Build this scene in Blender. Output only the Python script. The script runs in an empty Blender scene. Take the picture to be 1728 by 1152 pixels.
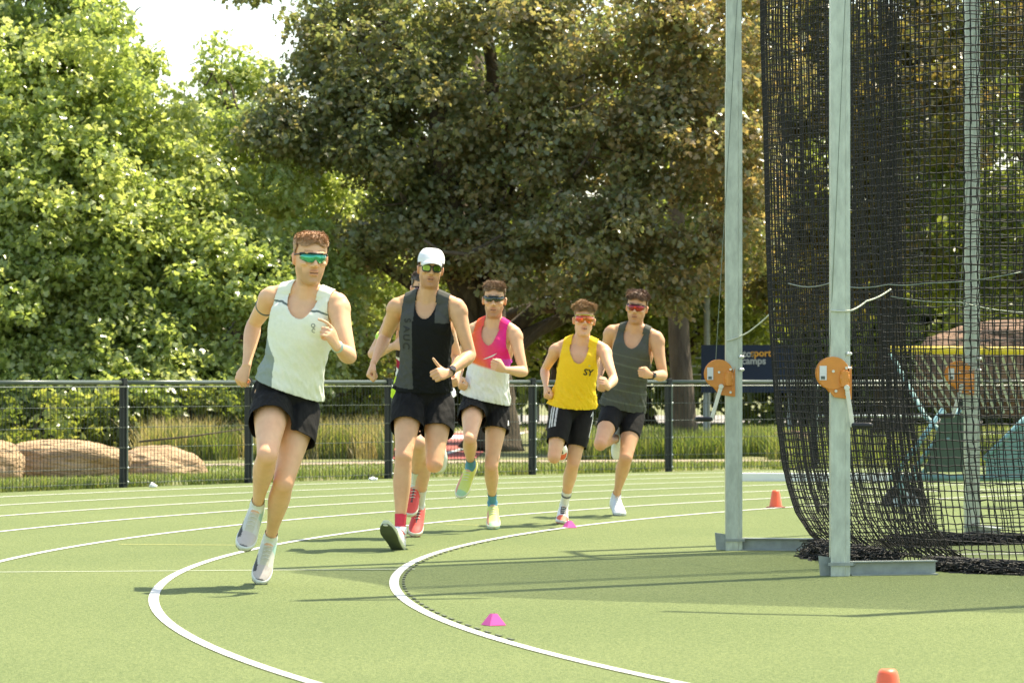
import bpy, math, random
import numpy as np
from mathutils import Vector, Matrix, noise
from mathutils.bvhtree import BVHTree
R_ = math.radians
rng = np.random.default_rng(7)
random.seed(7)
scene = bpy.context.scene
COL = scene.collection

# ------------------------------------------------------------------ camera
FPX, HZ, CH = 5975.0, 638.3, 1.085          # focal length in photo pixels, horizon row, camera height
cam = bpy.data.cameras.new("Camera"); camo = bpy.data.objects.new("Camera", cam); COL.objects.link(camo)
camo.location = (0, 0, CH); camo.rotation_euler = (R_(90), 0, 0)
cam.sensor_width = 36.0; cam.lens = FPX / 1728 * 36; cam.shift_y = (HZ - 576) / 1728
cam.clip_end = 2000; cam.clip_start = 0.1
cam.dof.use_dof = True; cam.dof.focus_distance = 20.5; cam.dof.aperture_fstop = 9.0
scene.camera = camo

# ------------------------------------------------------------------ light
SUN_EL, SUN_AZ = 63.0, math.degrees(math.atan2(0.615, 0.788))   # azimuth from +X towards +Y
sd = Vector((math.cos(R_(SUN_EL)) * math.cos(R_(SUN_AZ)), math.cos(R_(SUN_EL)) * math.sin(R_(SUN_AZ)), math.sin(R_(SUN_EL))))
sun = bpy.data.lights.new("Sun", 'SUN'); suno = bpy.data.objects.new("Sun", sun); COL.objects.link(suno)
sun.energy = 3.8; sun.angle = R_(0.5); sun.color = (1.0, 0.955, 0.86)
suno.rotation_euler = (-sd).to_track_quat('-Z', 'Y').to_euler()
world = bpy.data.worlds.new("World"); scene.world = world; world.use_nodes = True
nt = world.node_tree; nt.nodes.clear()
sky = nt.nodes.new('ShaderNodeTexSky'); sky.sky_type = 'NISHITA'; sky.sun_disc = False
sky.sun_elevation = R_(SUN_EL); sky.sun_rotation = R_(90 - SUN_AZ)
sky.air_density = 1.0; sky.dust_density = 1.6; sky.ozone_density = 0.7; sky.altitude = 50
bg = nt.nodes.new('ShaderNodeBackground'); bg.inputs[1].default_value = 0.15
wo = nt.nodes.new('ShaderNodeOutputWorld')
nt.links.new(sky.outputs[0], bg.inputs[0]); nt.links.new(bg.outputs[0], wo.inputs[0])
scene.view_settings.view_transform = 'Standard'; scene.view_settings.look = 'None'
scene.view_settings.exposure = 1.38
scene.view_settings.use_white_balance = True; scene.view_settings.white_balance_temperature = 7450; scene.view_settings.white_balance_tint = 8; scene.view_settings.gamma = 1.0
scene.render.engine = 'CYCLES'
scene.cycles.max_bounces = 8; scene.cycles.transparent_max_bounces = 16

# ------------------------------------------------------------------ helpers
def P(px, py, Y):
    return np.array([(px - 864) * Y / FPX, Y, CH - (py - HZ) * Y / FPX])
def G(px, py):
    return P(px, py, FPX * CH / (py - HZ))
def unit(v):
    v = np.asarray(v, float); return v / (np.linalg.norm(v) + 1e-12)
def orth(v, d):
    v = np.asarray(v, float); d = unit(d); return unit(v - d * np.dot(v, d))

def tag(o, label=None, cat=None, group=None, kind=None):
    if label: o['label'] = label
    if cat: o['category'] = cat
    if group: o['group'] = group
    if kind: o['kind'] = kind
    return o
def empty(name, loc=(0, 0, 0)):
    o = bpy.data.objects.new(name, None); COL.objects.link(o); o.location = loc; o.empty_display_size = 0.2
    return o

class MB:
    """collects faces of one mesh"""
    def __init__(s): s.v = []; s.f = []; s.n = 0; s.mi = []
    def add(s, v, f, mi=0):
        v = np.asarray(v, float).reshape(-1, 3)
        s.v.append(v); s.f += [tuple(int(i) + s.n for i in q) for q in f]; s.mi += [mi] * len(f); s.n += len(v)
    def box(s, c, size, rx=None, mi=0):
        c = np.asarray(c, float); h = np.asarray(size, float) / 2
        A = np.eye(3) if rx is None else np.asarray(rx, float)
        v = [c + A[0] * (h[0] * i) + A[1] * (h[1] * j) + A[2] * (h[2] * k) for i in (-1, 1) for j in (-1, 1) for k in (-1, 1)]
        s.add(v, [(0, 1, 3, 2), (4, 6, 7, 5), (0, 4, 5, 1), (2, 3, 7, 6), (0, 2, 6, 4), (1, 5, 7, 3)], mi)
    def loft(s, rings, caps=True, mi=0, closed=True):
        m = len(rings[0]); n = len(rings)
        f = []
        for i in range(n - 1):
            for j in range(m if closed else m - 1):
                k = (j + 1) % m
                f.append((i * m + j, i * m + k, (i + 1) * m + k, (i + 1) * m + j))
        if caps and closed:
            f.append(tuple(range(m - 1, -1, -1))); f.append(tuple((n - 1) * m + j for j in range(m)))
        s.add(np.concatenate([np.asarray(r) for r in rings]), f, mi)
    def tube(s, pts, r, m=8, mi=0, ref=None, caps=True):
        pts = [np.asarray(p, float) for p in pts]; n = len(pts)
        rr = [r] * n if np.isscalar(r) else r
        rings = []; prev = None
        for i in range(n):
            d = unit(pts[min(i + 1, n - 1)] - pts[max(i - 1, 0)])
            if prev is None:
                a = ref if ref is not None else ((0, 0, 1) if abs(d[2]) < .9 else (1, 0, 0))
                x = orth(a, d)
            else: x = orth(prev, d)
            prev = x; y = np.cross(d, x)
            th = np.arange(m) * 2 * math.pi / m
            rings.append(pts[i] + rr[i] * (np.outer(np.cos(th), x) + np.outer(np.sin(th), y)))
        s.loft(rings, caps, mi)
    def ell(s, c, rad, A=None, nu=16, nv=10, mi=0):
        A = np.eye(3) if A is None else np.asarray(A, float)
        v = [np.asarray(c) + A[2] * rad[2]]
        for i in range(1, nv):
            ph = math.pi * i / nv
            for j in range(nu):
                th = 2 * math.pi * j / nu
                v.append(np.asarray(c) + A[0] * rad[0] * math.sin(ph) * math.cos(th) + A[1] * rad[1] * math.sin(ph) * math.sin(th) + A[2] * rad[2] * math.cos(ph))
        v.append(np.asarray(c) - A[2] * rad[2])
        f = [(0, 1 + j, 1 + (j + 1) % nu) for j in range(nu)]
        for i in range(nv - 2):
            for j in range(nu):
                k = (j + 1) % nu
                f.append((1 + i * nu + j, 1 + (i + 1) * nu + j, 1 + (i + 1) * nu + k, 1 + i * nu + k))
        b = 1 + (nv - 2) * nu; L = len(v) - 1
        f += [(b + j, L, b + (j + 1) % nu) for j in range(nu)]
        s.add(v, f, mi)
    def prism(s, pts, d, mi=0):
        """polygon pts (N,3) extruded by vector d"""
        a = np.asarray(pts, float); n = len(a)
        f = [tuple(range(n - 1, -1, -1)), tuple(range(n, 2 * n))] + [(j, (j + 1) % n, n + (j + 1) % n, n + j) for j in range(n)]
        s.add(np.concatenate([a, a + np.asarray(d)]), f, mi)
    def cap(s, a, b, ra, rb, m=12):
        """round ended tapered limb piece"""
        a = np.asarray(a, float); b = np.asarray(b, float); d = unit(b - a); L = np.linalg.norm(b - a)
        pts = []; rr = []
        for q in (-.97, -.8, -.5, 0): pts.append(a + d * ra * q); rr.append(ra * math.sqrt(1 - q * q))
        for q in (0, .5, .8, .97): pts.append(b + d * rb * q); rr.append(rb * math.sqrt(1 - q * q))
        s.tube(pts, rr, m)
    def build(s, name, mats, parent=None, smooth=False, bevel=0):
        me = bpy.data.meshes.new(name)
        me.from_pydata(np.concatenate(s.v).tolist(), [], s.f)
        mats = mats if isinstance(mats, (list, tuple)) else [mats]
        for m in mats: me.materials.append(m)
        if len(mats) > 1: me.polygons.foreach_set('material_index', s.mi)
        if smooth: me.polygons.foreach_set('use_smooth', [True] * len(me.polygons))
        o = bpy.data.objects.new(name, me); COL.objects.link(o)
        if parent is not None:
            o.parent = parent; o.matrix_parent_inverse = Matrix.Translation(-Vector(parent.location))
        if bevel:
            b = o.modifiers.new('bevel', 'BEVEL'); b.width = bevel; b.segments = 2; b.limit_method = 'ANGLE'
        return o

def raw_mesh(name, V, loops, sizes, mats, parent=None, attr=None, smooth=False):
    """fast mesh from numpy arrays: V (n,3), loops flat ints, sizes per face"""
    me = bpy.data.meshes.new(name)
    me.vertices.add(len(V)); me.vertices.foreach_set('co', np.asarray(V, np.float32).ravel())
    me.loops.add(len(loops)); me.loops.foreach_set('vertex_index', np.asarray(loops, np.int32))
    sizes = np.asarray(sizes, np.int32); me.polygons.add(len(sizes))
    st = np.zeros(len(sizes), np.int32); st[1:] = np.cumsum(sizes)[:-1]
    me.polygons.foreach_set('loop_start', st); me.polygons.foreach_set('loop_total', sizes)
    if smooth: me.polygons.foreach_set('use_smooth', np.ones(len(sizes), bool))
    me.update(calc_edges=True)
    if attr:
        for k, (dom, arr) in attr.items():
            a = me.attributes.new(k, 'FLOAT', dom); a.data.foreach_set('value', np.asarray(arr, np.float32))
    for m in (mats if isinstance(mats, (list, tuple)) else [mats]): me.materials.append(m)
    o = bpy.data.objects.new(name, me); COL.objects.link(o)
    if parent is not None:
        o.parent = parent
        o.matrix_parent_inverse = Matrix.Translation(-Vector(parent.location))
    return o

# ------------------------------------------------------------------ materials
def mat(name, col, rough=0.6, metal=0.0, var=0.0, scale=8.0, bump=0.0, bscale=60.0, spec=0.5, col2=None, attr=None, sheen=0, sss=0, coat=0, stretch=None):
    m = bpy.data.materials.new(name); m.use_nodes = True
    n = m.node_tree.nodes; l = m.node_tree.links
    b = n['Principled BSDF']; b.inputs['Roughness'].default_value = rough; b.inputs['Metallic'].default_value = metal
    b.inputs['Specular IOR Level'].default_value = spec
    b.inputs['Base Color'].default_value = (*col, 1)
    if sheen: b.inputs['Sheen Weight'].default_value = sheen
    if coat: b.inputs['Coat Weight'].default_value = coat
    if sss:
        pass
    tc = n.new('ShaderNodeTexCoord'); src = tc.outputs['Object']
    if stretch:
        mp = n.new('ShaderNodeMapping'); mp.inputs['Scale'].default_value = stretch; l.new(src, mp.inputs[0]); src = mp.outputs[0]
    base = None
    if attr:
        a = n.new('ShaderNodeAttribute'); a.attribute_name = attr; base = a.outputs['Color']
        l.new(base, b.inputs['Base Color'])
    if var or col2:
        t = n.new('ShaderNodeTexNoise'); t.inputs['Scale'].default_value = scale; t.inputs['Detail'].default_value = 6; t.inputs['Roughness'].default_value = .6
        l.new(src, t.inputs['Vector'])
        mx = n.new('ShaderNodeMix'); mx.data_type = 'RGBA'
        rp = n.new('ShaderNodeValToRGB'); rp.color_ramp.elements[0].position = .35; rp.color_ramp.elements[1].position = .65
        l.new(t.outputs['Fac'], rp.inputs[0]); l.new(rp.outputs[0], mx.inputs[0])
        if base is None:
            c2 = col2 if col2 else tuple(c * (1 - var) for c in col)
            mx.inputs[6].default_value = (*c2, 1); mx.inputs[7].default_value = (*col, 1)
        else:
            hs = n.new('ShaderNodeMix'); hs.data_type = 'RGBA'; hs.blend_type = 'MULTIPLY'; hs.inputs[0].default_value = 1
            l.new(base, hs.inputs[6]); hs.inputs[7].default_value = (1 - var, 1 - var, 1 - var, 1)
            l.new(hs.outputs[2], mx.inputs[6]); l.new(base, mx.inputs[7])
        l.new(mx.outputs[2], b.inputs['Base Color'])
    if bump:
        t2 = n.new('ShaderNodeTexNoise'); t2.inputs['Scale'].default_value = bscale; t2.inputs['Detail'].default_value = 5
        l.new(src, t2.inputs['Vector'])
        bp = n.new('ShaderNodeBump'); bp.inputs['Strength'].default_value = 1; bp.inputs['Distance'].default_value = bump
        l.new(t2.outputs['Fac'], bp.inputs['Height']); l.new(bp.outputs[0], b.inputs['Normal'])
    return m

def leaf_mat(name, cols, trans=0.45, gloss=0.35):
    """leaf with per-leaf colour (attribute rnd), light passing through, waxy shine"""
    m = bpy.data.materials.new(name); m.use_nodes = True
    n = m.node_tree.nodes; l = m.node_tree.links; n.clear()
    out = n.new('ShaderNodeOutputMaterial'); at = n.new('ShaderNodeAttribute'); at.attribute_name = 'rnd'
    rp = n.new('ShaderNodeValToRGB'); el = rp.color_ramp.elements
    while len(el) < len(cols): el.new(.5)
    for i, c in enumerate(cols):
        el[i].position = i / (len(cols) - 1); el[i].color = (*c, 1)
    l.new(at.outputs['Fac'], rp.inputs[0])
    pr = n.new('ShaderNodeBsdfPrincipled'); pr.inputs['Roughness'].default_value = gloss; pr.inputs['Specular IOR Level'].default_value = .6
    l.new(rp.outputs[0], pr.inputs['Base Color'])
    tr = n.new('ShaderNodeBsdfTranslucent')
    mu = n.new('ShaderNodeMix'); mu.data_type = 'RGBA'; mu.blend_type = 'MULTIPLY'; mu.inputs[0].default_value = 1
    l.new(rp.outputs[0], mu.inputs[6]); mu.inputs[7].default_value = (1.8, 1.7, .95, 1); mu.clamp_result = False
    l.new(mu.outputs[2], tr.inputs[0])
    ms = n.new('ShaderNodeMixShader'); ms.inputs[0].default_value = trans
    l.new(pr.outputs[0], ms.inputs[1]); l.new(tr.outputs[0], ms.inputs[2]); l.new(ms.outputs[0], out.inputs[0])
    return m

def turf_mat():
    m = bpy.data.materials.new('artificial_turf'); m.use_nodes = True
    n = m.node_tree.nodes; l = m.node_tree.links; b = n['Principled BSDF']
    b.inputs['Roughness'].default_value = .9; b.inputs['Specular IOR Level'].default_value = .15
    tc = n.new('ShaderNodeTexCoord')
    t1 = n.new('ShaderNodeTexNoise'); t1.inputs['Scale'].default_value = .35; t1.inputs['Detail'].default_value = 3
    t2 = n.new('ShaderNodeTexNoise'); t2.inputs['Scale'].default_value = 78; t2.inputs['Detail'].default_value = 6; t2.inputs['Roughness'].default_value = .7
    t3 = n.new('ShaderNodeTexVoronoi'); t3.inputs['Scale'].default_value = 160
    for t in (t1, t2, t3): l.new(tc.outputs['Object'], t.inputs['Vector'])
    r2 = n.new('ShaderNodeValToRGB'); e = r2.color_ramp.elements
    e[0].position = .3; e[0].color = (.050, .084, .028, 1); e[1].position = .70; e[1].color = (.245, .284, .118, 1)
    l.new(t2.outputs['Fac'], r2.inputs[0])
    mx = n.new('ShaderNodeMix'); mx.data_type = 'RGBA'; mx.blend_type = 'MULTIPLY'
    r1 = n.new('ShaderNodeValToRGB'); e = r1.color_ramp.elements; e[0].position = .3; e[0].color = (.86, .90, .84, 1); e[1].position = .7; e[1].color = (1.05, 1.04, 1.0, 1)
    l.new(t1.outputs['Fac'], r1.inputs[0]); mx.inputs[0].default_value = 1
    l.new(r2.outputs[0], mx.inputs[6]); l.new(r1.outputs[0], mx.inputs[7]); l.new(mx.outputs[2], b.inputs['Base Color'])
    bp = n.new('ShaderNodeBump'); bp.inputs['Distance'].default_value = .006; bp.inputs['Strength'].default_value = .7
    ad = n.new('ShaderNodeMath'); ad.operation = 'ADD'; l.new(t2.outputs['Fac'], ad.inputs[0]); l.new(t3.outputs['Distance'], ad.inputs[1])
    l.new(ad.outputs[0], bp.inputs['Height']); l.new(bp.outputs[0], b.inputs['Normal'])
    return m

M_turf = turf_mat()
M_line = mat('line_white', (.62, .63, .56), .8, var=.10, scale=40, bump=.003, bscale=150)
M_yline = mat('line_yellow', (.62, .55, .16), .8, var=.2, scale=60)
M_grassg = mat('lawn', (.13, .17, .045), .95, col2=(.20, .18, .08), scale=1.3, bump=.03, bscale=25)
M_path = mat('path_gravel', (.36, .29, .21), .95, var=.2, scale=12, bump=.01, bscale=90)
M_road = mat('tarmac_pale', (.26, .24, .21), .9, var=.15, scale=4)
M_red = mat('red_court', (.36, .085, .065), .85, var=.15, scale=6)
M_galv = mat('galvanised_steel', (.58, .64, .53), .42, metal=.35, var=.24, scale=30, bump=.0006, bscale=120, stretch=(1, 1, .35))
M_galvd = mat('galvanised_dull', (.34, .38, .34), .5, metal=.3, var=.2, scale=18)
M_black = mat('black_powder_coat', (.012, .015, .012), .6, var=.2, scale=30)
M_rail = mat('green_grey_rail', (.09, .115, .09), .38, metal=.2, var=.12, scale=20)
M_wire = mat('wire_dark', (.022, .028, .018), .7)
M_net = mat('net_cord', (.016, .016, .011), .7, var=.3, scale=80)
M_rope = mat('pale_rope', (.62, .64, .50), .8)
M_cable = mat('steel_cable', (.20, .24, .19), .4, metal=.6)
M_orange = mat('orange_enamel', (.78, .28, .035), .38, var=.08, scale=30, coat=.3)
M_zinc = mat('zinc_plated', (.72, .72, .62), .35, metal=.6, var=.15, scale=40)
M_rub = mat('black_rubber', (.02, .02, .02), .5)
M_bolt = mat('bright_bolt', (.8, .82, .78), .3, metal=.4)
M_cone = mat('cone_orange', (.95, .15, .06), .42, var=.05, scale=20)
M_pink = mat('marker_pink', (.80, .07, .33), .4, var=.04, scale=20)
M_rock = mat('sandstone', (.50, .35, .20), .95, col2=(.33, .21, .11), scale=3.2, bump=.12, bscale=9, stretch=(.6, 1, 2.6))
M_rock2 = mat('red_sandstone', (.27, .165, .10), .95, col2=(.08, .05, .035), scale=2.6, bump=.12, bscale=7)
M_bark = mat('bark', (.105, .080, .048), .95, col2=(.05, .038, .022), scale=9, bump=.03, bscale=22, stretch=(1, 1, .25))
M_leafL = leaf_mat('leaf_lime', [(.18, .25, .09), (.25, .33, .12), (.33, .39, .16), (.48, .52, .30)], .52, .22)
M_leafD = leaf_mat('leaf_copper', [(.14, .18, .09), (.18, .21, .105), (.24, .22, .12), (.34, .25, .13), (.47, .31, .16)], .50, .22)
M_leafG = leaf_mat('leaf_mid', [(.10, .145, .042), (.15, .20, .05), (.21, .25, .065), (.28, .29, .10)], .5, .3)
M_leafO = leaf_mat('leaf_olive', [(.08, .105, .04), (.12, .13, .045), (.17, .145, .055), (.26, .17, .07)], .5, .3)
M_grassb = leaf_mat('grass_blade', [(.09, .135, .03), (.13, .19, .04), (.20, .23, .07), (.32, .28, .15)], .4, .6)
M_straw = leaf_mat('dry_grass', [(.30, .27, .12), (.42, .36, .18), (.52, .44, .25)], .35, .6)
M_skyblue = mat('sign_blue', (.010, .022, .05), .7)
M_white = mat('white_paint', (.80, .80, .74), .6, var=.06, scale=12)
M_litter = mat('white_plastic', (.92, .92, .90), .5)
M_teal = mat('teal_paint', (.20, .40, .42), .5, var=.2, scale=10)
M_tealp = mat('teal_panel', (.16, .30, .27), .6, var=.2, scale=6)
M_yellow = mat('yellow_padding', (.80, .60, .05), .5, var=.2, scale=9)
M_letter = mat('letter_grey', (.45, .47, .45), .6)
M_letter_o = mat('letter_orange', (.80, .38, .05), .6)
M_ink = mat('ink_black', (.015, .015, .012), .6)
M_slot = mat('drain_slot', (.085, .105, .05), .8)
M_inkg = mat('ink_grey', (.10, .12, .10), .6)
M_goalnet = mat('pale_goal_net', (.42, .44, .33), .8)
M_gbar = mat('grey_barrier', (.34, .38, .36), .45, metal=.3)

# ------------------------------------------------------------------ ground, track, lines
CX, CY, RA = 18.9, 19.375, 19.535
def sheet(name, poly, z, m, label=None):
    b = MB(); b.add([(x, y, z) for x, y in poly], [tuple(range(len(poly)))]); o = b.build(name, m); return tag(o, kind='structure')
sheet('ground', [(-400, -60), (400, -60), (400, 900), (-400, 900)], 0.0, M_grassg)
def circ(r, a0, a1, n):
    return [(CX - r * math.cos(t), CY + r * math.sin(t)) for t in np.linspace(a0, a1, n)]
RF = 27.72
tr = circ(RF - .04, R_(-75), R_(120), 120) + [(60, 10), (60, -30)]
sheet('track', tr, 0.004, M_turf)
# small measured departures of the painted lines from the circle
pa = [(-30, .05), (-14, -.10), (-4, -.02), (2, .11), (8, -.02), (14, -.08), (20, -.02), (30, .0), (60, 0), (90, 0)]
def line(rad, w, a0, a1, dev=0.0, m=M_line, z=.008, n=260, name='lane_line'):
    t = np.linspace(R_(a0), R_(a1), n); d = np.interp(np.degrees(t), [p[0] for p in pa], [p[1] for p in pa]) * dev
    V = []; 
    for r_ in (rad - w / 2, rad + w / 2):
        V.append(np.stack([CX - (r_ + d) * np.cos(t), CY + (r_ + d) * np.sin(t), np.full(n, z)], 1))
    b = MB(); b.add(np.concatenate(V), [(i, i + 1, n + i + 1, n + i) for i in range(n - 1)])
    return tag(b.build(name, m), kind='structure')
for i in range(7):
    line(RA + 1.22 * i, .05 if i < 6 else .055, -60, 112, 0)
def seg(p, q, w, m, name='thin_line', z=.0078):
    p = np.array(p)[:2]; q = np.array(q)[:2]; d = unit(q - p); nn = np.array([-d[1], d[0]]) * w / 2
    return sheet(name, [tuple(p - nn), tuple(q - nn), tuple(q + nn), tuple(p + nn)], z, m)
seg(G(-60, 967), G(700, 961.5), .022, M_line)
seg(G(200, 919.5), G(420, 921), .02, M_yline, 'yellow_mark')
seg(G(752, 885.5), G(815, 887), .02, M_yline, 'yellow_mark')
seg(G(1560, 937), G(1900, 934), .05, M_line, 'thin_line', .0082)
# black drain slots along the inner edge of lane one
b = MB()
for k in range(52):
    t = R_(-14 + k * .62); r_ = RA - .05 + np.interp(math.degrees(t), [p[0] for p in pa], [p[1] for p in pa]) * 0
    c = np.array([CX - r_ * math.cos(t), CY + r_ * math.sin(t), .0085])
    T = np.array([math.sin(t), math.cos(t), 0]); N = np.array([-math.cos(t), math.sin(t), 0])
    b.box(c, (.09, .015, .003), [T, N, (0, 0, 1)])
tag(b.build('drain_slots', M_slot), kind='structure')
# land beyond the fence
pth = [(-14, 40), (-6, 43.0), (-3, 44.6), (0, 46.2), (3, 46.4), (9, 46.5), (22, 46)]
b = MB(); V = [(x, y - .55, .006) for x, y in pth] + [(x, y + .75, .006) for x, y in pth]; n = len(pth)
b.add(V, [(i, i + 1, n + i + 1, n + i) for i in range(n - 1)]); tag(b.build('path', M_path), kind='structure')
sheet('road', [(-2.0, 84), (60, 84), (60, 104), (-3.2, 104)], .006, M_road)
sheet('pavement', [(-1.1, 70), (1.2, 70), (1.0, 84), (-1.5, 84)], .007, M_path)
def gpoly(name, pts, m, z): return sheet(name, [tuple(G(*p)[:2]) for p in pts], z, m)
gpoly('red_court', [(640, 775), (800, 776), (820, 760), (882, 732), (690, 731)], M_red, .010)
gpoly('court_line', [(690, 735), (874, 735.5), (862, 741), (680, 741)], M_white, .014)
gpoly('court_line', [(752, 764.5), (755, 768), (886, 731.5), (880, 731)], M_white, .018)
# ------------------------------------------------------------------ people
def remesh(mb, vox, smooth_it=4, keep=None):
    """union of closed shapes -> one continuous skin; returns V, quads"""
    me = bpy.data.meshes.new('tmp'); me.from_pydata(np.concatenate(mb.v).tolist(), [], mb.f)
    o = bpy.data.objects.new('tmp', me); COL.objects.link(o)
    r = o.modifiers.new('r', 'REMESH'); r.mode = 'VOXEL'; r.voxel_size = vox; r.adaptivity = 0
    dg = bpy.context.evaluated_depsgraph_get(); ev = o.evaluated_get(dg); m2 = bpy.data.meshes.new_from_object(ev)
    V = np.empty(len(m2.vertices) * 3, np.float32); m2.vertices.foreach_get('co', V); V = V.reshape(-1, 3).astype(float)
    Q = np.empty(len(m2.loops), np.int32); m2.loops.foreach_get('vertex_index', Q); Q = Q.reshape(-1, 4)
    bpy.data.objects.remove(o); bpy.data.meshes.remove(me); bpy.data.meshes.remove(m2)
    V = lap(V, Q, smooth_it, keep)
    return V, Q
def lap(V, Q, it, keep=None, lam=.5):
    E = np.concatenate([Q[:, [0, 1]], Q[:, [1, 2]], Q[:, [2, 3]], Q[:, [3, 0]]]); n = len(V)
    deg = np.bincount(E[:, 0], minlength=n) + np.bincount(E[:, 1], minlength=n); deg = np.maximum(deg, 1)[:, None]
    for k in range(it):
        S = np.zeros_like(V)
        for c in range(3):
            S[:, c] = np.bincount(E[:, 0], V[E[:, 1], c], n) + np.bincount(E[:, 1], V[E[:, 0], c], n)
        D = S / deg - V
        w = lam if keep is None else lam * keep(V)[:, None] if k >= 2 else lam
        V = V + D * w
    return V
def normals(V, Q):
    a = np.cross(V[Q[:, 2]] - V[Q[:, 0]], V[Q[:, 3]] - V[Q[:, 1]]); N = np.zeros_like(V)
    for j in range(4):
        for c in range(3): N[:, c] += np.bincount(Q[:, j], a[:, c], len(V))
    return N / (np.linalg.norm(N, axis=1, keepdims=True) + 1e-12)
def quad_obj(name, V, Q, m, parent=None, col=None, smooth=True, mask=None):
    if mask is not None:
        Q = Q[mask]
        used = np.unique(Q); mp = -np.ones(len(V), np.int64); mp[used] = np.arange(len(used)); Q = mp[Q]; V = V[used]
        if col is not None: col = col[used]
    o = raw_mesh(name, V, Q.ravel(), np.full(len(Q), 4), m, parent, smooth=smooth)
    if col is not None:
        a = o.data.attributes.new('Col', 'FLOAT_COLOR', 'POINT')
        a.data.foreach_set('color', np.concatenate([col, np.ones((len(col), 1))], 1).astype(np.float32).ravel())
    return o
def fnoise(V, sc, seed=0):
    """cheap smooth noise, vectorised sum of rotated sines"""
    r = np.random.default_rng(seed); out = np.zeros(len(V)); A = 0
    for k in range(14):
        d = r.normal(size=3); d /= np.linalg.norm(d); f = sc * r.uniform(.6, 2.2); a = 1 / (f / sc)
        out += a * np.sin(V @ d * f + r.uniform(0, 6.28) + 1.3 * np.sin(V @ r.normal(size=3) * f * .5)); A += a
    return out / A * 2.2

def limb(mb, a, b, front, prof, m=20):
    """tapered limb; prof rows (t, r_side, r_front, offset_front)"""
    d = b - a; L = np.linalg.norm(d); z = d / L; y = orth(front, z); x = np.cross(y, z)
    th = np.arange(m) * 2 * math.pi / m; rings = []
    for t, rx, ry, oy in prof:
        rings.append(a + d * t + y * oy + np.outer(np.cos(th), x) * rx + np.outer(np.sin(th), y) * ry)
    mb.loft(rings)
def dense(prof, n=14):
    pr = np.array(prof, float); t = np.linspace(pr[0, 0], pr[-1, 0], n)
    return [(q, *[np.interp(q, pr[:, 0], pr[:, k]) for k in range(1, pr.shape[1])]) for q in t]

class Body: pass

def solve(spec):
    s = spec['s']; J = {}
    def bone(p, key, L, sg):
        px, py = spec[key]; v = np.array([(px - 864) / FPX, 1, -(py - HZ) / FPX]); o = np.array([0, 0, CH]) - p
        A = v @ v; B = 2 * v @ o; C = o @ o - L * L; D = B * B - 4 * A * C
        Y = (-B + (sg * math.sqrt(D) if D > 0 else 0)) / (2 * A)
        return np.array([0, 0, CH]) + v * Y
    Y0 = spec['Y'] + .1
    for it in range(4):
        J['pel'] = P(*spec['pel'], Y0)
        dh = spec.get('dhip', 0)     # + : left hip further
        J['hipR'] = P(*spec['hipR'], Y0 - dh / 2); J['hipL'] = P(*spec['hipL'], Y0 + dh / 2)
        Yn = Y0 + spec.get('lean', -.06)
        J['neck'] = P(*spec['neck'], Yn)
        ds = spec.get('dsh', 0)
        J['shR'] = P(*spec['shR'], Yn - ds / 2); J['shL'] = P(*spec['shL'], Yn + ds / 2)
        for sd_ in 'RL':
            g = spec['sg' + sd_]      # signs: thigh, shin, heel, foot, upper arm, forearm, hand
            J['knee' + sd_] = bone(J['hip' + sd_], 'knee' + sd_, .445 * s, g[0])
            J['ank' + sd_] = bone(J['knee' + sd_], 'ank' + sd_, .435 * s, g[1])
            A_ = J['ank' + sd_]; T_ = bone(A_, 'toe' + sd_, .248 * s, g[3]); w_ = unit(T_ - A_); T_ = A_ + w_ * .248 * s
            u_ = orth(J['knee' + sd_] - A_, w_); cp, sp_ = .927, .375; fd = w_ * cp + u_ * sp_; fu = u_ * cp - w_ * sp_
            J['toe' + sd_] = T_; J['heel' + sd_] = A_ - fd * .055 * s - fu * .093 * s
            J['elb' + sd_] = bone(J['sh' + sd_], 'elb' + sd_, .305 * s, g[4])
            J['wr' + sd_] = bone(J['elb' + sd_], 'wr' + sd_, .262 * s, g[5])
            J['kn' + sd_] = bone(J['wr' + sd_], 'kn' + sd_, .085 * s, g[6])
        st = 'toe' + spec['stance']
        if spec['stance'] == 'R' and spec.get('heelstrike'): st = 'heelR'
        err = spec['Y'] - J[st][1]; Y0 += err
    return J

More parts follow.
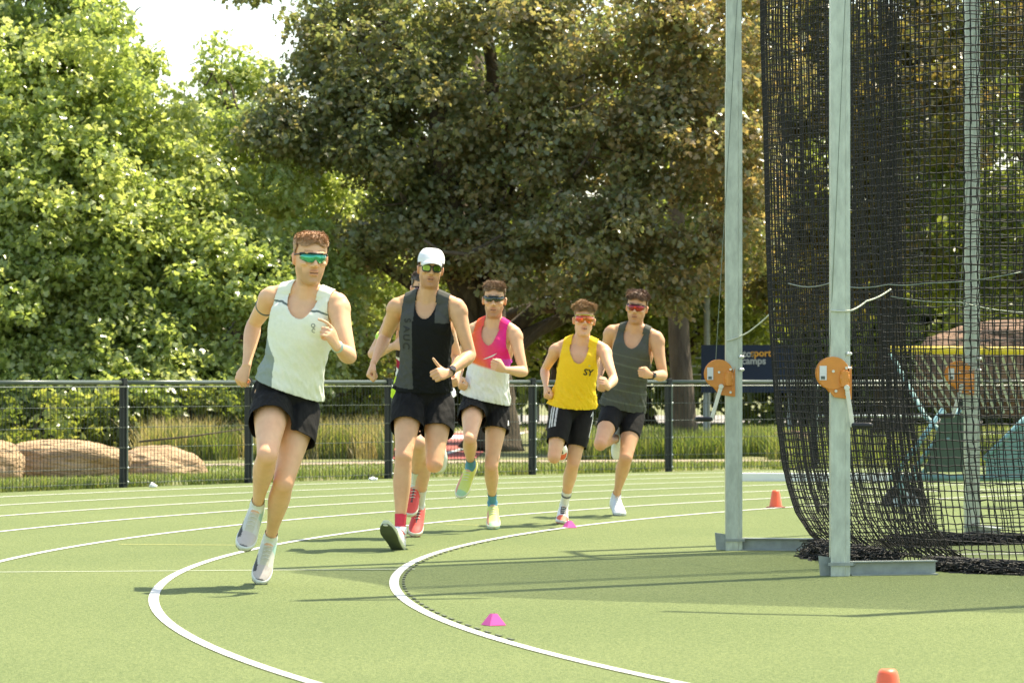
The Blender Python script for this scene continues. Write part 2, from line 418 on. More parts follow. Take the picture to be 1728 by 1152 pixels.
def make_person(spec, label, group='runners on the track'):
    s = spec['s']; J = solve(spec); vox = spec.get('vox', .0042)
    skin = mat('skin', spec['skin'], .5, attr='Col', var=.07, scale=25, bump=.0008, bscale=140, sss=.12, spec=.4)
    # frames
    pel, neck = J['pel'], J['neck']; up = unit(neck - pel); TL = np.linalg.norm(neck - pel)
    leftP = orth(J['hipL'] - J['hipR'], up); leftC = orth(J['shL'] - J['shR'], up)
    def fr(t):
        l = unit(leftP * (1 - t) + leftC * t); l = orth(l, up); return l, np.cross(l, up)
    def fwd_(t): return fr(t)[1]
    bend = spec.get('bend', (0, 0))     # sideways / forward bow of the spine
    def spine(t):
        l, f = fr(min(max(t, 0), 1)); q = math.sin(math.pi * min(max(t, 0), 1))
        return pel + (neck - pel) * t + l * bend[0] * q + f * bend[1] * q
    wS = spec.get('width', 1.0) * s
    prof = [(-.20, .055, .055, -.01), (-.13, .125, .088, -.012), (-.03, .166, .108, -.012), (.08, .162, .108, -.006), (.2, .146, .100, .0), (.34, .133, .093, .004), (.48, .137, .099, .004), (.62, .15, .108, .003), (.74, .158, .110, .0), (.84, .152, .100, -.006), (.92, .118, .080, -.014), (.99, .075, .062, -.018), (1.06, .055, .055, -.014)]
    def torso(mb, infl=0, t0=-1, t1=2, extra=None, m=28):
        rings = []; th = np.arange(m) * 2 * math.pi / m
        for t, w, d, o in dense(prof, 30):
            if t < t0 or t > t1: continue
            l, f = fr(min(max(t, 0), 1)); e = infl + (extra(t) if extra else 0)
            c, sn = np.cos(th), np.sin(th); pw = .86
            cx = np.sign(c) * np.abs(c) ** pw * (w * wS + e); sy = np.sign(sn) * np.abs(sn) ** pw * (d * s + e)
            rings.append(spine(t) + f * o * s + np.outer(cx, l) + np.outer(sy, f))
        mb.loft(rings)
        lc, fc = fr(1)
        for sg, sd_ in ((-1, 'R'), (1, 'L')):
            # chest muscle, trapezius / collar bone slope
            mb.ell(spine(.77) + lc * sg * .068 * wS + fc * .060 * s, (.080 * s + infl, .042 * s + infl, .070 * s + infl), [lc, fc, up])
            mb.ell(spine(.7) + lc * sg * .095 * wS - fc * .045 * s, (.07 * s + infl, .058 * s + infl, .12 * s + infl), [lc, fc, up])
            S = J['sh' + sd_]; a = spine(1.03) + lc * sg * .035 * s - fc * .012 * s
            b_ = S + (a - S) * .14 + up * .012 * s - fc * .006 * s
            mb.cap(a, b_, .050 * s + infl * .5, .042 * s + infl * .5)
            mb.cap(spine(.84) + lc * sg * .09 * wS, S + (spine(.84) - S) * .25, .07 * s + infl, .048 * s + infl)
    # ---- head frame
    top = spec['top']; chin = spec['chin']; Yh = neck[1] + spec.get('headY', -.035)
    Tt = P(*top, Yh); Tc = P(*chin, Yh); hup0 = unit(Tt - Tc)
    pit = R_(spec.get('pitch', 4)); yaw = R_(spec.get('yaw', 0))
    f0 = orth(np.array([math.sin(yaw), -math.cos(yaw), 0]), hup0); HL = np.cross(hup0, f0)   # person's left
    HL = -HL if HL[0] < 0 else HL
    HF = unit(f0 * math.cos(pit) - hup0 * math.sin(pit)); HU = unit(np.cross(HF, HL)); HU = HU if HU[2] > 0 else -HU
    HH = np.linalg.norm(Tt - Tc) - spec.get('hairh', .022); k = HH / .235
    HC = Tc + hup0 * (HH * .5) + f0 * -.012
    def hp(x, y, z): return HC + k * (HL * x + HF * y + HU * z)     # x: person's left, y forward, z up
    def headprims(mb, infl=0):
        secs = [(-.116, .028, .082, .030), (-.106, .039, .088, -.005), (-.09, .049, .090, -.035), (-.07, .058, .087, -.052), (-.045, .065, .086, -.066), (-.015, .070, .086, -.080), (.015, .070, .088, -.090), (.04, .074, .090, -.097), (.065, .074, .085, -.098), (.085, .067, .070, -.088), (.102, .052, .048, -.068), (.112, .034, .022, -.045), (.117, .014, .0, -.02)]
        th = np.arange(28) * 2 * math.pi / 28; rings = []
        for z, w, f, b_ in secs:
            c, sn = np.cos(th), np.sin(th); cy = (f + b_) / 2; ry = (f - b_) / 2
            xx = np.sign(c) * np.abs(c) ** .9 * (w * spec.get('hw', 1) + infl); yy = cy + np.sign(sn) * np.abs(sn) ** .95 * (ry + infl)
            rings.append(np.array([hp(x, y, z * (1 + infl * 3)) for x, y in zip(xx, yy)]))
        mb.loft(rings)
    b = MB(); torso(b)
    lc, fc = fr(1)
    # neck
    b.cap(spine(.93) - fc * .008 * s, hp(0, -.012, -.05), .064 * s, .057 * s)
    b.cap(spine(.97) - fc * .03 * s, hp(0, -.04, -.03), .05 * s, .045 * s)
    for sg in (-1, 1):
        b.cap(spine(1.0) + fc * .028 * s + lc * sg * .012 * s, hp(sg * .055, -.02, -.045), .014 * s, .014 * s)      # neck muscle
        b.cap(spine(.985) + fc * .030 * s + lc * sg * .018 * s, spine(.965) + lc * sg * .13 * wS + fc * .012 * s, .013 * s, .012 * s)   # collar bone
    headprims(b)
    # face
    b.loft([np.array([hp(x, y, z) for x, y in q]) for z, q in (
        (.022, [(-.007, .080), (-.004, .094), (.004, .094), (.007, .080)]), (.0, [(-.010, .080), (-.006, .107), (.006, .107), (.010, .080)]),
        (-.017, [(-.018, .078), (-.008, .121), (.008, .121), (.018, .078)]), (-.028, [(-.019, .078), (-.010, .113), (.010, .113), (.019, .078)]), (-.032, [(-.008, .080), (-.005, .096), (.005, .096), (.008, .080)]))])
    b.ell(hp(0, .085, .036), (.054 * k, .018 * k, .010 * k), [HL, HF, HU])                     # brow
    for sg in (-1, 1):
        b.ell(hp(sg * .014, .092, -.024), (.009 * k, .011 * k, .008 * k), [HL, HF, HU])        # nostril
        b.ell(hp(sg * .044, .060, -.016), (.020 * k, .027 * k, .016 * k), [HL, HF, HU])        # cheek
        b.ell(hp(sg * .077, -.012, -.004), (.009 * k, .018 * k, .031 * k), [unit(HL * sg + HF * -.35), unit(HF + HL * .35 * sg), HU])   # ear
        b.ell(hp(sg * .083, -.018, .012), (.006 * k, .013 * k, .015 * k), [HL, HF, HU])
    b.ell(hp(0, .089, -.052), (.024 * k, .010 * k, .0058 * k), [HL, HF, HU]); b.ell(hp(0, .088, -.067), (.020 * k, .010 * k, .0065 * k), [HL, HF, HU])
    b.ell(hp(0, .078, -.099), (.024 * k, .018 * k, .017 * k), [HL, HF, HU])
    # limbs
    aw = spec.get('arm', 1.0) * s; lw = spec.get('leg', 1.0) * s
    for sg, sd_ in ((-1, 'R'), (1, 'L')):
        S, E_, W, K = J['sh' + sd_], J['elb' + sd_], J['wr' + sd_], J['kn' + sd_]
        fo = orth(fc, E_ - S) if np.linalg.norm(np.cross(fc, unit(E_ - S))) > .2 else orth(up, E_ - S)
        q = lambda pr, w: dense([(t, a * w, c * w, o * w) for t, a, c, o in pr], 16)
        limb(b, S, E_, fo, q([(-.10, .030, .030, 0), (-.03, .050, .052, 0), (.12, .056, .058, 0), (.3, .050, .053, 0), (.5, .044, .050, .003), (.7, .040, .045, .002), (.88, .037, .037, 0), (1.02, .035, .035, 0)], aw))
        b.ell(S, (.056 * aw,) * 3); b.ell(E_, (.036 * aw,) * 3)
        b.ell(S + (E_ - S) * .08 + lc * sg * .012 * s, (.053 * aw, .052 * aw, .07 * aw), [orth(lc, E_ - S), np.cross(unit(E_ - S), orth(lc, E_ - S)), unit(E_ - S)])
        # hand frame
        d = unit(K - W); nrm = spec.get('palm' + sd_); nrm = orth(np.array(nrm if nrm else (-sg, .15, -.1), float), d)
        u = np.cross(d, nrm); tb = spec.get('thumb' + sd_, (0, -.3, 1)); u = u if u @ np.array(tb) > 0 else -u
        limb(b, E_, W, nrm, q([(-.04, .034, .034, 0), (.1, .042, .040, 0), (.25, .044, .041, 0), (.5, .037, .034, 0), (.75, .029, .025, 0), (.92, .026, .020, 0), (1.03, .026, .020, 0)], aw))
        hs = s * .98
        def hq(a_, b_, c_): return W + hs * (d * a_ + u * b_ + nrm * c_)
        b.loft([np.array([hq(a_, w * math.cos(x), th_ * math.sin(x) * (1 if math.sin(x) > 0 else .9)) for x in np.arange(14) * 2 * math.pi / 14]) for a_, w, th_ in ((-.012, .025, .019), (.02, .032, .018), (.05, .041, .017), (.075, .043, .015), (.088, .038, .011))])
        b.cap(hq(.02, .016, .006), hq(.055, .03, .014), .014 * hs, .012 * hs)
        curl = spec.get('curl' + sd_, (62, 92, 60)); ext = spec.get('index' + sd_)
        for i, (ub, ln, r_) in enumerate(((.031, 1.0, .0090), (.0105, 1.08, .0092), (-.0105, 1.0, .0088), (-.030, .82, .0078))):
            p = np.array(hq(.086 - abs(i - 1) * .003, ub, 0)); ang = 0; cu = curl if not (ext and i == 0) else ext
            for sl, ca in zip((.043, .027, .022), cu):
                ang += R_(ca + (i * 3)); dd = d * math.cos(ang) + nrm * math.sin(ang)
                p2 = p + dd * sl * ln * hs; b.cap(p, p2, r_ * hs, (r_ - .0008) * hs, 10); p = p2; r_ -= .0006
        tp = [hq(.022, .026, .008), hq(.052, .048, .020), hq(.078, .040, .034), hq(.094, .022, .040)]
        if spec.get('thumbup' + sd_): tp = [hq(.022, .026, .008), hq(.045, .055, .012), hq(.058, .085, .012), hq(.068, .108, .010)]
        for i in range(3): b.cap(tp[i], tp[i + 1], (.0125 - i * .0012) * hs, (.0115 - i * .0012) * hs, 10)
        # legs
        H, Kn, A, He, To = J['hip' + sd_], J['knee' + sd_], J['ank' + sd_], J['heel' + sd_], J['toe' + sd_]
        kf = (H + A) / 2 - Kn; 
        fl = -kf + fwd_(0) * .12; ft = orth(fl, Kn - H); fs = orth(fl, A - Kn)
        limb(b, H, Kn, ft, q([(-.08, .060, .070, 0), (.0, .086, .090, 0), (.15, .090, .094, .002), (.35, .083, .088, .008), (.55, .073, .078, .008), (.75, .061, .064, .005), (.9, .055, .056, .002), (1.03, .052, .050, 0)], lw))
        b.ell(Kn, (.053 * lw,) * 3); b.ell(Kn + ft * .014 * s + unit(H - Kn) * .006, (.034 * lw, .040 * lw, .040 * lw), [np.cross(ft, unit(Kn - H)), ft, unit(Kn - H)])
        for x_ in (-1, 1): b.ell(Kn + unit(H - Kn) * .07 * s + np.cross(ft, unit(Kn - H)) * x_ * .03 * s + ft * .018 * s, (.026 * lw, .03 * lw, .055 * lw), [np.cross(ft, unit(Kn - H)), ft, unit(Kn - H)])
        limb(b, Kn, A, fs, q([(-.06, .046, .046, 0), (.06, .051, .050, -.002), (.16, .053, .052, -.008), (.3, .056, .057, -.014), (.42, .052, .053, -.012), (.58, .042, .043, -.006), (.75, .033, .034, -.003), (.9, .029, .033, -.003), (1.04, .031, .036, -.004)], lw))
        for x_ in (-1, 1): b.ell(Kn + (A - Kn) * .27 - fs * .028 * s + np.cross(fs, unit(A - Kn)) * x_ * .017 * s, (.031 * lw, .034 * lw, .085 * lw), [np.cross(fs, unit(A - Kn)), fs, unit(A - Kn)])
        fd = unit(To - He); fu = orth(A - He, fd)
        b.cap(A + fd * -.02 * s, He + fd * .04 * s + fu * .04 * s, .03 * s, .026 * s); b.cap(A, He + fd * .16 * s + fu * .035 * s, .034 * s, .022 * s)
        b.cap(He + fd * .16 * s + fu * .035 * s, He + fd * .25 * s + fu * .03 * s, .022 * s, .016 * s)
    WR = np.array([J['wrR'], J['wrL']]); KN_ = np.array([J['knR'], J['knL']])
    def keep(V):
        dmin = np.minimum(np.linalg.norm(V - KN_[0], axis=1), np.linalg.norm(V - KN_[1], axis=1)); dh = np.linalg.norm(V - hp(0, .06, -.02), axis=1)
        return np.clip(np.minimum((dmin - .08) / .06, (dh - .07) / .06), .0, 1)
    V, Q = remesh(b, vox, 9, keep); N = normals(V, Q)
    # colour: skin, lips, beard, knees and elbows a little redder
    c0 = np.array(spec['skin']); C = np.tile(c0, (len(V), 1))
    C *= 1 + .05 * fnoise(V, 14, 3)[:, None] + .05 * fnoise(V, 60, spec['seed'])[:, None] * np.array([.3, 1, 1])
    def blend(w, c):
        nonlocal C
        w = np.clip(w, 0, 1)[:, None]; C = C * (1 - w) + np.array(c) * w
    red = c0 * np.array([1.04, .74, .70])
    for p, r_ in [(J['kneeR'], .075), (J['kneeL'], .075), (J['elbR'], .05), (J['elbL'], .05), (J['knR'], .07), (J['knL'], .07)]:
        blend((.2 if r_ == .07 else .5) * (1 - np.linalg.norm(V - p, axis=1) / (r_ * 1.2)), red)
    hl = (V - HC) / k; hx, hy, hz = hl @ HL, hl @ HF, hl @ HU; inhead = (np.abs(hx) < .1) & (hz > -.13) & (hz < .13) & (np.abs(hy) < .13)
    sb = spec.get('beard', .35)
    bw = sb * np.clip((-hz - .026 - .02 * np.clip(np.abs(hx) / .03 - .2, 0, 1) * (hy > .06)) / .02, 0, 1) * np.clip((hy + .015) / .03, 0, 1) * inhead * np.clip((.135 + hz) / .02, 0, 1)
    blend(bw, spec.get('beardc', c0 * np.array([.55, .42, .32])))
    blend(.5 * inhead * (np.abs(hx) < .022) * (np.abs(hz + .0585) < .014) * (hy > .07), c0 * np.array([.88, .62, .56]))
    blend(.85 * inhead * (np.abs(hx) < .019) * (np.abs(hz + .0590) < .0036) * (hy > .07), (.12, .05, .04))
    blend(.5 * inhead * ((np.abs(hx) > .072)) * (hy < .03) * (hy > -.05), c0 * np.array([1.08, .72, .66]))
    blend(.75 * inhead * (np.abs(hz - .042) < .006) * (np.abs(hx) > .012) * (np.abs(hx) < .05) * (hy > .05), np.array(spec['hairc']) * 1.2)
    body = quad_obj('person', V, Q, skin, None, C)
    tag(body, label, 'person', group)
    # ---- garments
    def tl(V_):
        t = (V_ - pel) @ up / TL; lt = leftP[None] * (1 - np.clip(t, 0, 1))[:, None] + leftC[None] * np.clip(t, 0, 1)[:, None]
        lt /= np.linalg.norm(lt, axis=1, keepdims=True); f = np.cross(lt, up)
        sp = np.array([spine(q) for q in np.linspace(-.3, 1.2, 61)]); ix = np.clip((t + .3) / 1.5 * 60, 0, 60); i0 = ix.astype(int).clip(0, 59); w = (ix - i0)[:, None]
        c = sp[i0] * (1 - w) + sp[i0 + 1] * w
        return t, ((V_ - c) * lt).sum(1) / wS, ((V_ - c) * f).sum(1) / s
    g = MB(); hem = spec.get('hem', .10); ff = spec.get('flare', .012)
    torso(g, .0135, t0=hem - .12, extra=lambda t: ff * max(0, 1 - max(t, 0) / .75))
    V, Q = remesh(g, vox, 5); N = normals(V, Q); t, x, y = tl(V)
    lowm = np.clip((.75 - t) / .5, .15, 1)
    V = V + N * (fnoise(np.stack([x * 2.2, y * 2.2, t * .9 + x * spec.get('twist', .8)], 1), 46, spec['seed'])[:, None] * .0070 * lowm[:, None]) + N * (fnoise(V * np.array([1, 1, .7]), 45, spec['seed'] + 5)[:, None] * .0015)
    nk = spec.get('neckl', (.082, .80)); ah = spec.get('armh', (.128, .60)); xs = spec.get('xs', 0)
    fc_ = Q.shape[0]; tq, xq, yq = t[Q].mean(1), (x[Q].mean(1) - xs), y[Q].mean(1)
    nz = np.where(yq > 0, nk[1], .955)
    rr_ = np.clip((tq - nz) / (1.03 - nz), 0, 1.0); wn = nk[0] * np.sqrt(np.clip(1 - (1 - rr_) ** 2, 0, 1)) * (1 - .12 * (rr_ > .8))
    inneck = (tq > nz) & (np.abs(xq) < wn) | (tq > 1.14) | ((tq > .985) & (yq < -.02)) | ((np.abs(xq) < .060) & (tq > .98))
    ra = np.clip((tq - ah[1]) / (.98 - ah[1]), 0, 1); xa = .20 - (.20 - ah[0]) * ra ** .42
    inarm = (np.abs(xq) > xa) & (tq > ah[1])
    hemt = hem + spec.get('hemtilt', 0) * xq + .02 * np.cos(xq * 14) * 0
    keepf = ~(inneck | inarm | (tq < hemt))
    fab = mat('vest_fabric', (.8, .8, .8), .85, attr='Col', bump=.0025, bscale=30, var=.04, scale=60, spec=.2)
    Cv = spec['vestcol'](t, x, y)
    vest = quad_obj('vest', V, Q, fab, body, Cv, mask=keepf)
    so = vest.modifiers.new('solid', 'SOLIDIFY'); so.thickness = .0025; so.offset = -1
    bvh = BVHTree.FromPolygons(V.tolist(), Q[keepf].tolist())
    # shorts
    g = MB(); si, sf, st_ = spec['shorts']          # inflate, flare, length along the thigh
    torso(g, .007, t0=-.35, t1=.26)
    for sd_ in 'RL':
        H, Kn = J['hip' + sd_], J['knee' + sd_]; kf = (H + J['ank' + sd_]) / 2 - Kn; ft = orth(-kf + fwd_(0) * .12, Kn - H)
        limb(g, H, Kn, ft, dense([(t_, r1 * lw + si + sf * max(0, t_) / st_, r2 * lw + si + sf * max(0, t_) / st_, o) for t_, r1, r2, o in ((-.08, .075, .08, 0), (.0, .088, .092, 0), (.15, .090, .094, .002), (.35, .083, .088, .008), (.55, .073, .078, .008), (.75, .061, .064, .005), (.9, .056, .058, 0)) if t_ <= st_ + .16], 16))
        if sf > .01: g.cap(spine(-.04), H + (Kn - H) * .12, .085 * s, .095 * s)
    V, Q = remesh(g, vox, 7); N = normals(V, Q)
    V = V + N * (fnoise(V * np.array([1.7, 1, .6]), 52, spec['seed'] + 9)[:, None] * (.0065 if sf > .013 else .002))
    cq = V[Q].mean(1); kp = np.ones(len(Q), bool); ts, _, _ = tl(cq); kp &= ts < spec.get('hem', .1) + .05
    D = []; TT = []
    for sd_ in 'RL':
        H, Kn = J['hip' + sd_], J['knee' + sd_]; d = Kn - H; tt = (cq - H) @ d / (d @ d); D.append(np.linalg.norm(cq - H - np.outer(tt, d), axis=1)); TT.append(tt)
    D = np.array(D); TT = np.array(TT); near = np.argmin(D, 0); tn = TT[near, np.arange(len(cq))]
    kp &= ~(tn > st_ + spec.get('shl', (0, 0))[0] * (near == 0) + spec.get('shl', (0, 0))[1] * (near == 1))
    sm = mat('shorts_fabric', (.022, .021, .019), .85, attr='Col', bump=.0015, bscale=45, var=.35, scale=14, spec=.2)
    tv, xv, yv = tl(V)
    Cs = np.tile(np.array([.017, .016, .014]), (len(V), 1))
    if spec.get('stripes'):
        for i, sd_ in enumerate('RL'):
            H, Kn = J['hip' + sd_], J['knee' + sd_]; d = Kn - H; tt = (V - H) @ d / (d @ d); rad = V - H - np.outer(tt, d)
            out = orth(leftP * (-1 if sd_ == 'R' else 1), d); fo = np.cross(unit(d), out); fo = fo if fo @ fwd_(0) > 0 else -fo
            ang = np.degrees(np.arctan2(rad @ fo, rad @ out)); nearv = np.linalg.norm(rad, axis=1) < .14 * s
            for a0 in (2, 18, 34): Cs[nearv & (np.abs(ang - a0 - 14) < 4.6) & (tt > .02) & (tt < .50) & ((V - pel) @ leftP * (-1 if sd_ == 'R' else 1) > .05)] = (.75, .77, .72)
    sho = quad_obj('shorts', V, Q, sm, body, Cs, mask=kp); so = sho.modifiers.new('solid', 'SOLIDIFY'); so.thickness = .003; so.offset = -1
    bvs = BVHTree.FromPolygons(V.tolist(), Q[kp].tolist())
    # socks and shoes
    for sd_ in 'RL':
        A, He, To, Kn = J['ank' + sd_], J['heel' + sd_], J['toe' + sd_], J['knee' + sd_]
        sk = MB(); L = spec['sock'][0]; c_ = spec['sock'][1]; ad = unit(Kn - A); f0_ = unit(To - He); u0_ = orth(A - He, f0_)
        kf = (J['hip' + sd_] + A) / 2 - Kn; fs = orth(-kf + fwd_(0) * .12, A - Kn)
        limb(sk, Kn, A, fs, dense([(.5, .05 * lw, .051 * lw, -.008), (.58, .045 * lw, .046 * lw, -.006), (.75, .0365 * lw, .0375 * lw, -.003), (.9, .0335 * lw, .0375 * lw, -.003), (1.04, .0355 * lw, .0405 * lw, -.004)], 14))
        sk.cap(A + f0_ * -.02 * s, He + f0_ * .04 * s + u0_ * .045 * s, .034 * s, .028 * s); sk.cap(A, He + f0_ * .13 * s + u0_ * .04 * s, .037 * s, .026 * s); sk.ell(A, (.040 * s,) * 3)
        Vk, Qk = remesh(sk, .005, 4); tk_ = (Vk[Qk].mean(1) - A) @ ad
        sko = quad_obj('sock', Vk, Qk, mat('sock_knit', c_, .9, bump=.001, bscale=250, var=.08, scale=60), body, mask=tk_ < L)
        if len(spec['sock']) > 2:
            sb_ = MB(); q0, q1 = spec['sock'][3]; sb_.tube([A + ad * q0, A + ad * q1], [.0385 * s, .0400 * s], 20); sb_.build('sock_band', mat('sock_band', spec['sock'][2], .9), sko, smooth=True)
        fd = unit(To - He); fu = orth(A - He, fd); fx = np.cross(fd, fu); k2 = s
        def q3(a_, x_, z_): return He + k2 * (fd * a_ + fx * x_ + fu * z_)
        g = MB(); th = np.arange(20) * 2 * math.pi / 20
        secs = [(-.014, .020, .064), (-.006, .032, .094), (.015, .038, .104), (.05, .042, .108), (.08, .043, .106), (.11, .044, .096), (.14, .045, .079), (.18, .049, .063), (.22, .049, .051), (.255, .044, .045), (.28, .034, .040), (.296, .016, .032)]
        rings = []
        for a_, w, h_ in dense(secs, 22):
            cz = .018; c, sn = np.cos(th), np.sin(th)
            rings.append(np.array([q3(a_, w * math.copysign(abs(c_2) ** .8, c_2), cz + ((h_ - cz) if s2 > 0 else .010) * s2) for c_2, s2 in zip(c, sn)]))
        g.loft(rings)
        Vs, Qs = remesh(g, .005, 3)
        lx = (Vs - He) @ fd / k2; ly = (Vs - He) @ fx / k2; lz = (Vs - He) @ fu / k2
        Cc = spec['shoe'](lx, ly, lz)
        sho_ = quad_obj('shoe', Vs, Qs, mat('shoe_mesh', (.8, .8, .8), .6, attr='Col', bump=.001, bscale=220, var=.06, scale=60), body, Cc)
        g = MB(); pl = [(-.016, .020), (-.008, .034), (.03, .041), (.09, .040), (.15, .045), (.2, .052), (.24, .050), (.275, .038), (.298, .015)]
        rings = []
        for a_, w in [(q, np.interp(q, [p[0] for p in pl], [p[1] for p in pl])) for q in np.linspace(-.016, .298, 20)]:
            rise = .022 * max(0, (a_ - .2) / .1) ** 1.6 + .010 * max(0, (.02 - a_) / .04); tk = .036 - .012 * max(0, min(1, (a_ - .05) / .22))
            zz = [(-1, .15), (-.9, 0), (.9, 0), (1, .15), (1, .85), (.93, 1), (-.93, 1), (-1, .85)]
            rings.append(np.array([q3(a_, w * u_, -.004 + rise + tk * v_) for u_, v_ in zz]))
        g.loft(rings); so_ = g.build('sole', mat('sole_foam', spec['solec'], .6, var=.05, scale=40), sho_, smooth=True)
        g = MB(); rings = []
        for a_, w in [(q, np.interp(q, [p[0] for p in pl], [p[1] for p in pl])) for q in np.linspace(.09 if spec.get('halfsole') else .0, .296, 14)]:
            rise = .022 * max(0, (a_ - .2) / .1) ** 1.6 + .010 * max(0, (.02 - a_) / .04)
            rings.append(np.array([q3(a_, w * u_ * .97, -.0075 + rise + v_) for u_, v_ in ((-1, 0), (1, 0), (1, .006), (-1, .006))]))
        g.loft(rings); g.build('outsole', mat('outsole_rubber', spec.get('outc', (.04, .045, .035)), .7, bump=.002, bscale=90), so_)
        g = MB()     # laces
        for i in range(5):
            a_ = .085 + i * .019; hz_ = np.interp(a_, [p[0] for p in secs], [p[2] for p in secs]) + .0015
            g.tube([q3(a_, -.018, hz_ - .006), q3(a_ + .004, 0, hz_), q3(a_ + .008, .018, hz_ - .006)], .0024, 5)
        g.build('laces', mat('lace', spec.get('lacec', (.7, .7, .62)), .8), sho_)
    # sunglasses
    gl = spec['glasses']; g = MB(); fm = MB(); n = 19
    lens = mat('mirror_lens', gl['col'], .12, metal=.75, col2=gl.get('col2'), scale=9, coat=.6)
    frm = mat('glasses_frame', gl.get('frame', (.02, .02, .02)), .35)
    wid, z0, z1 = gl.get('w', .068), gl.get('z0', -.012), gl.get('z1', .034)
    def gp(a): return wid * math.sin(a) / math.sin(1.12), .106 - .085 * (1 - math.cos(a)) / (1 - math.cos(1.25)) * .85
    def shape(a):
        x_ = abs(math.sin(a) / math.sin(1.12)); lo = z0 + (.016 * max(0, 1 - x_ / .22)) + .014 * x_ ** 4; hi = z1 - .006 * x_ ** 3
        return lo, hi
    A_ = np.linspace(-1.12, 1.12, n)
    if gl.get('two'):
        for sg in (-1, 1):
            V2 = []; 
            for q in np.arange(18) * 2 * math.pi / 18:
                cx_ = .034 + .026 * math.copysign(abs(math.cos(q)) ** .7, math.cos(q)); cz_ = .012 + .022 * math.copysign(abs(math.sin(q)) ** .7, math.sin(q)) - .05 * (0)
                a = math.asin(min(.98, cx_ / .075)); V2.append((cx_ * sg, .104 - .06 * (1 - math.cos(a)), cz_))
            g.prism([hp(*v) for v in V2], HF * .003)
            fm.tube([hp(v[0], v[1] + .002, v[2]) for v in V2 + V2[:2]], .0042 * k, 6)
        fm.tube([hp(-.010, .108, .022), hp(0, .110, .024), hp(.010, .108, .022)], .004 * k, 6)
    else:
        V2 = []
        for a in A_:
            x_, y_ = gp(a); lo, hi = shape(a)
            for zf in (0, .5, 1): V2.append(hp(x_, y_ + .003 * (1 - (2 * zf - 1) ** 2), lo + (hi - lo) * zf))
        g.add(V2, [(i * 3 + j, (i + 1) * 3 + j, (i + 1) * 3 + j + 1, i * 3 + j + 1) for i in range(n - 1) for j in range(2)])
        fm.tube([hp(gp(a)[0], gp(a)[1] + .001, shape(a)[1] + .001) for a in A_], .0032 * k, 6)
        if gl.get('under'): fm.tube([hp(gp(a)[0], gp(a)[1] + .001, shape(a)[0] - .001) for a in A_], .002 * k, 6)
    for sg in (-1, 1):
        fm.tube([hp(sg * (wid if not gl.get('two') else .062), .058 if not gl.get('two') else .078, .024), hp(sg * .077, .02, .020), hp(sg * .081, -.02, .014), hp(sg * .080, -.035, 0)], .0028 * k, 6)
    fo_ = fm.build('sunglasses', frm, body, smooth=True); lo_ = g.build('lens', lens, fo_, smooth=not gl.get('two'))
    if not gl.get('two'): so = lo_.modifiers.new('s', 'SOLIDIFY'); so.thickness = .0015
    # hair
    hc = spec['hairc']; hm = mat('hair', hc, .5, var=.35, scale=160, spec=.5, bump=.001, bscale=300)
    g = MB(); headprims(g, .006); Vh, Qh = remesh(g, .004, 2); Nh = normals(Vh, Qh)
    def loc(V_): q = (V_ - HC) / k; return q @ HL, q @ HF, q @ HU
    hx, hy, hz = loc(Vh); th_ = spec.get('hairt', .014)
    Vh = Vh + Nh * (k * (.05 + .95 * np.clip((hz - .055) / .045, 0, 1)) * th_ * (1 + .20 * fnoise(Vh * np.array([1.6, 1, .8]), 55, spec['seed'])))[:, None]
    hx, hy, hz = loc(Vh[Qh].mean(1)); hl_ = spec.get('hairline', .072)
    line_ = np.where(hy > .03, hl_ + .010 * np.cos(hx * 60) - .0 * hx, np.where(hy > -.005, .010 + (hl_ - .022) * np.clip((hy + .005) / .04, 0, 1) ** .8, -.045 - .02 * (hy < -.05)))
    line_ = np.where((hy <= .03) & (hy > -.005) & (np.abs(hx) < .05), hl_, line_)
    kph = hz > line_
    ear = (np.abs(hx) > .066) & (hz < .012) & (hy > -.04) & (hy < .025); kph &= ~ear
    hob = quad_obj('hair', Vh, Qh, hm, body, mask=kph)
    src = Vh[Qh].mean(1)[kph]; sn_ = Nh[Qh].mean(1)[kph]; hx, hy, hz = loc(src)
    if not spec.get('cap'):
        r = np.random.default_rng(spec['seed']); T_ = MB(); ln = spec.get('tuft', .016)
        flow_ = HF[None] * (.55 + .6 * np.sin(src @ HL * 60 / k + 2 * np.sin(src @ HU * 40))[:, None]) + HL[None] * (.5 * np.sin(src @ HF * 55 / k + 1.3))[:, None]
        pick = r.choice(np.where(hz > .035)[0], spec.get('ntuft', 2600))
        for i in pick:
            w_ = np.clip((hz[i] - .055) / .045, .12, 1); nn = unit(sn_[i] * (.55 + .2 * r.normal()) + spec.get('comb', (0, 0, 0))[0] * HL + spec.get('comb', (0, 0, 0))[1] * HF + r.normal(size=3) * .18 + flow_[i])
            p = src[i] - sn_[i] * .004; a = orth(r.normal(size=3), nn); l_ = ln * w_ * r.uniform(.6, 1.3) * k
            T_.tube([p, p + nn * l_ * .6, p + nn * l_ + unit(sn_[i] * -.3 + r.normal(size=3) * .25 + HF * .2 + flow_[i] * .4) * l_ * .35], [.0019 * k, .0015 * k, .0005], 3)
        to = T_.build('hair_tufts', hm, hob)
    if spec.get('cap'):
        g = MB(); headprims(g, .014); Vc, Qc = remesh(g, .004, 5); Nc = normals(Vc, Qc); hx, hy, hz = loc(Vc)
        Vc = Vc + HU * (k * np.clip((hz - .05) / .06, 0, 1) * .020)[:, None]
        hx, hy, hz = loc(Vc[Qc].mean(1)); kpc = hz > .046 - .012 * (hy < 0) - .012 * np.clip(-hy / .08, 0, 1)
        cm = mat('cap_fabric', (.86, .87, .85), .8, bump=.0008, bscale=200, var=.04, scale=30)
        cap = quad_obj('cap', Vc, Qc, cm, body, mask=kpc)
        g = MB(); top_, bot_ = [], []
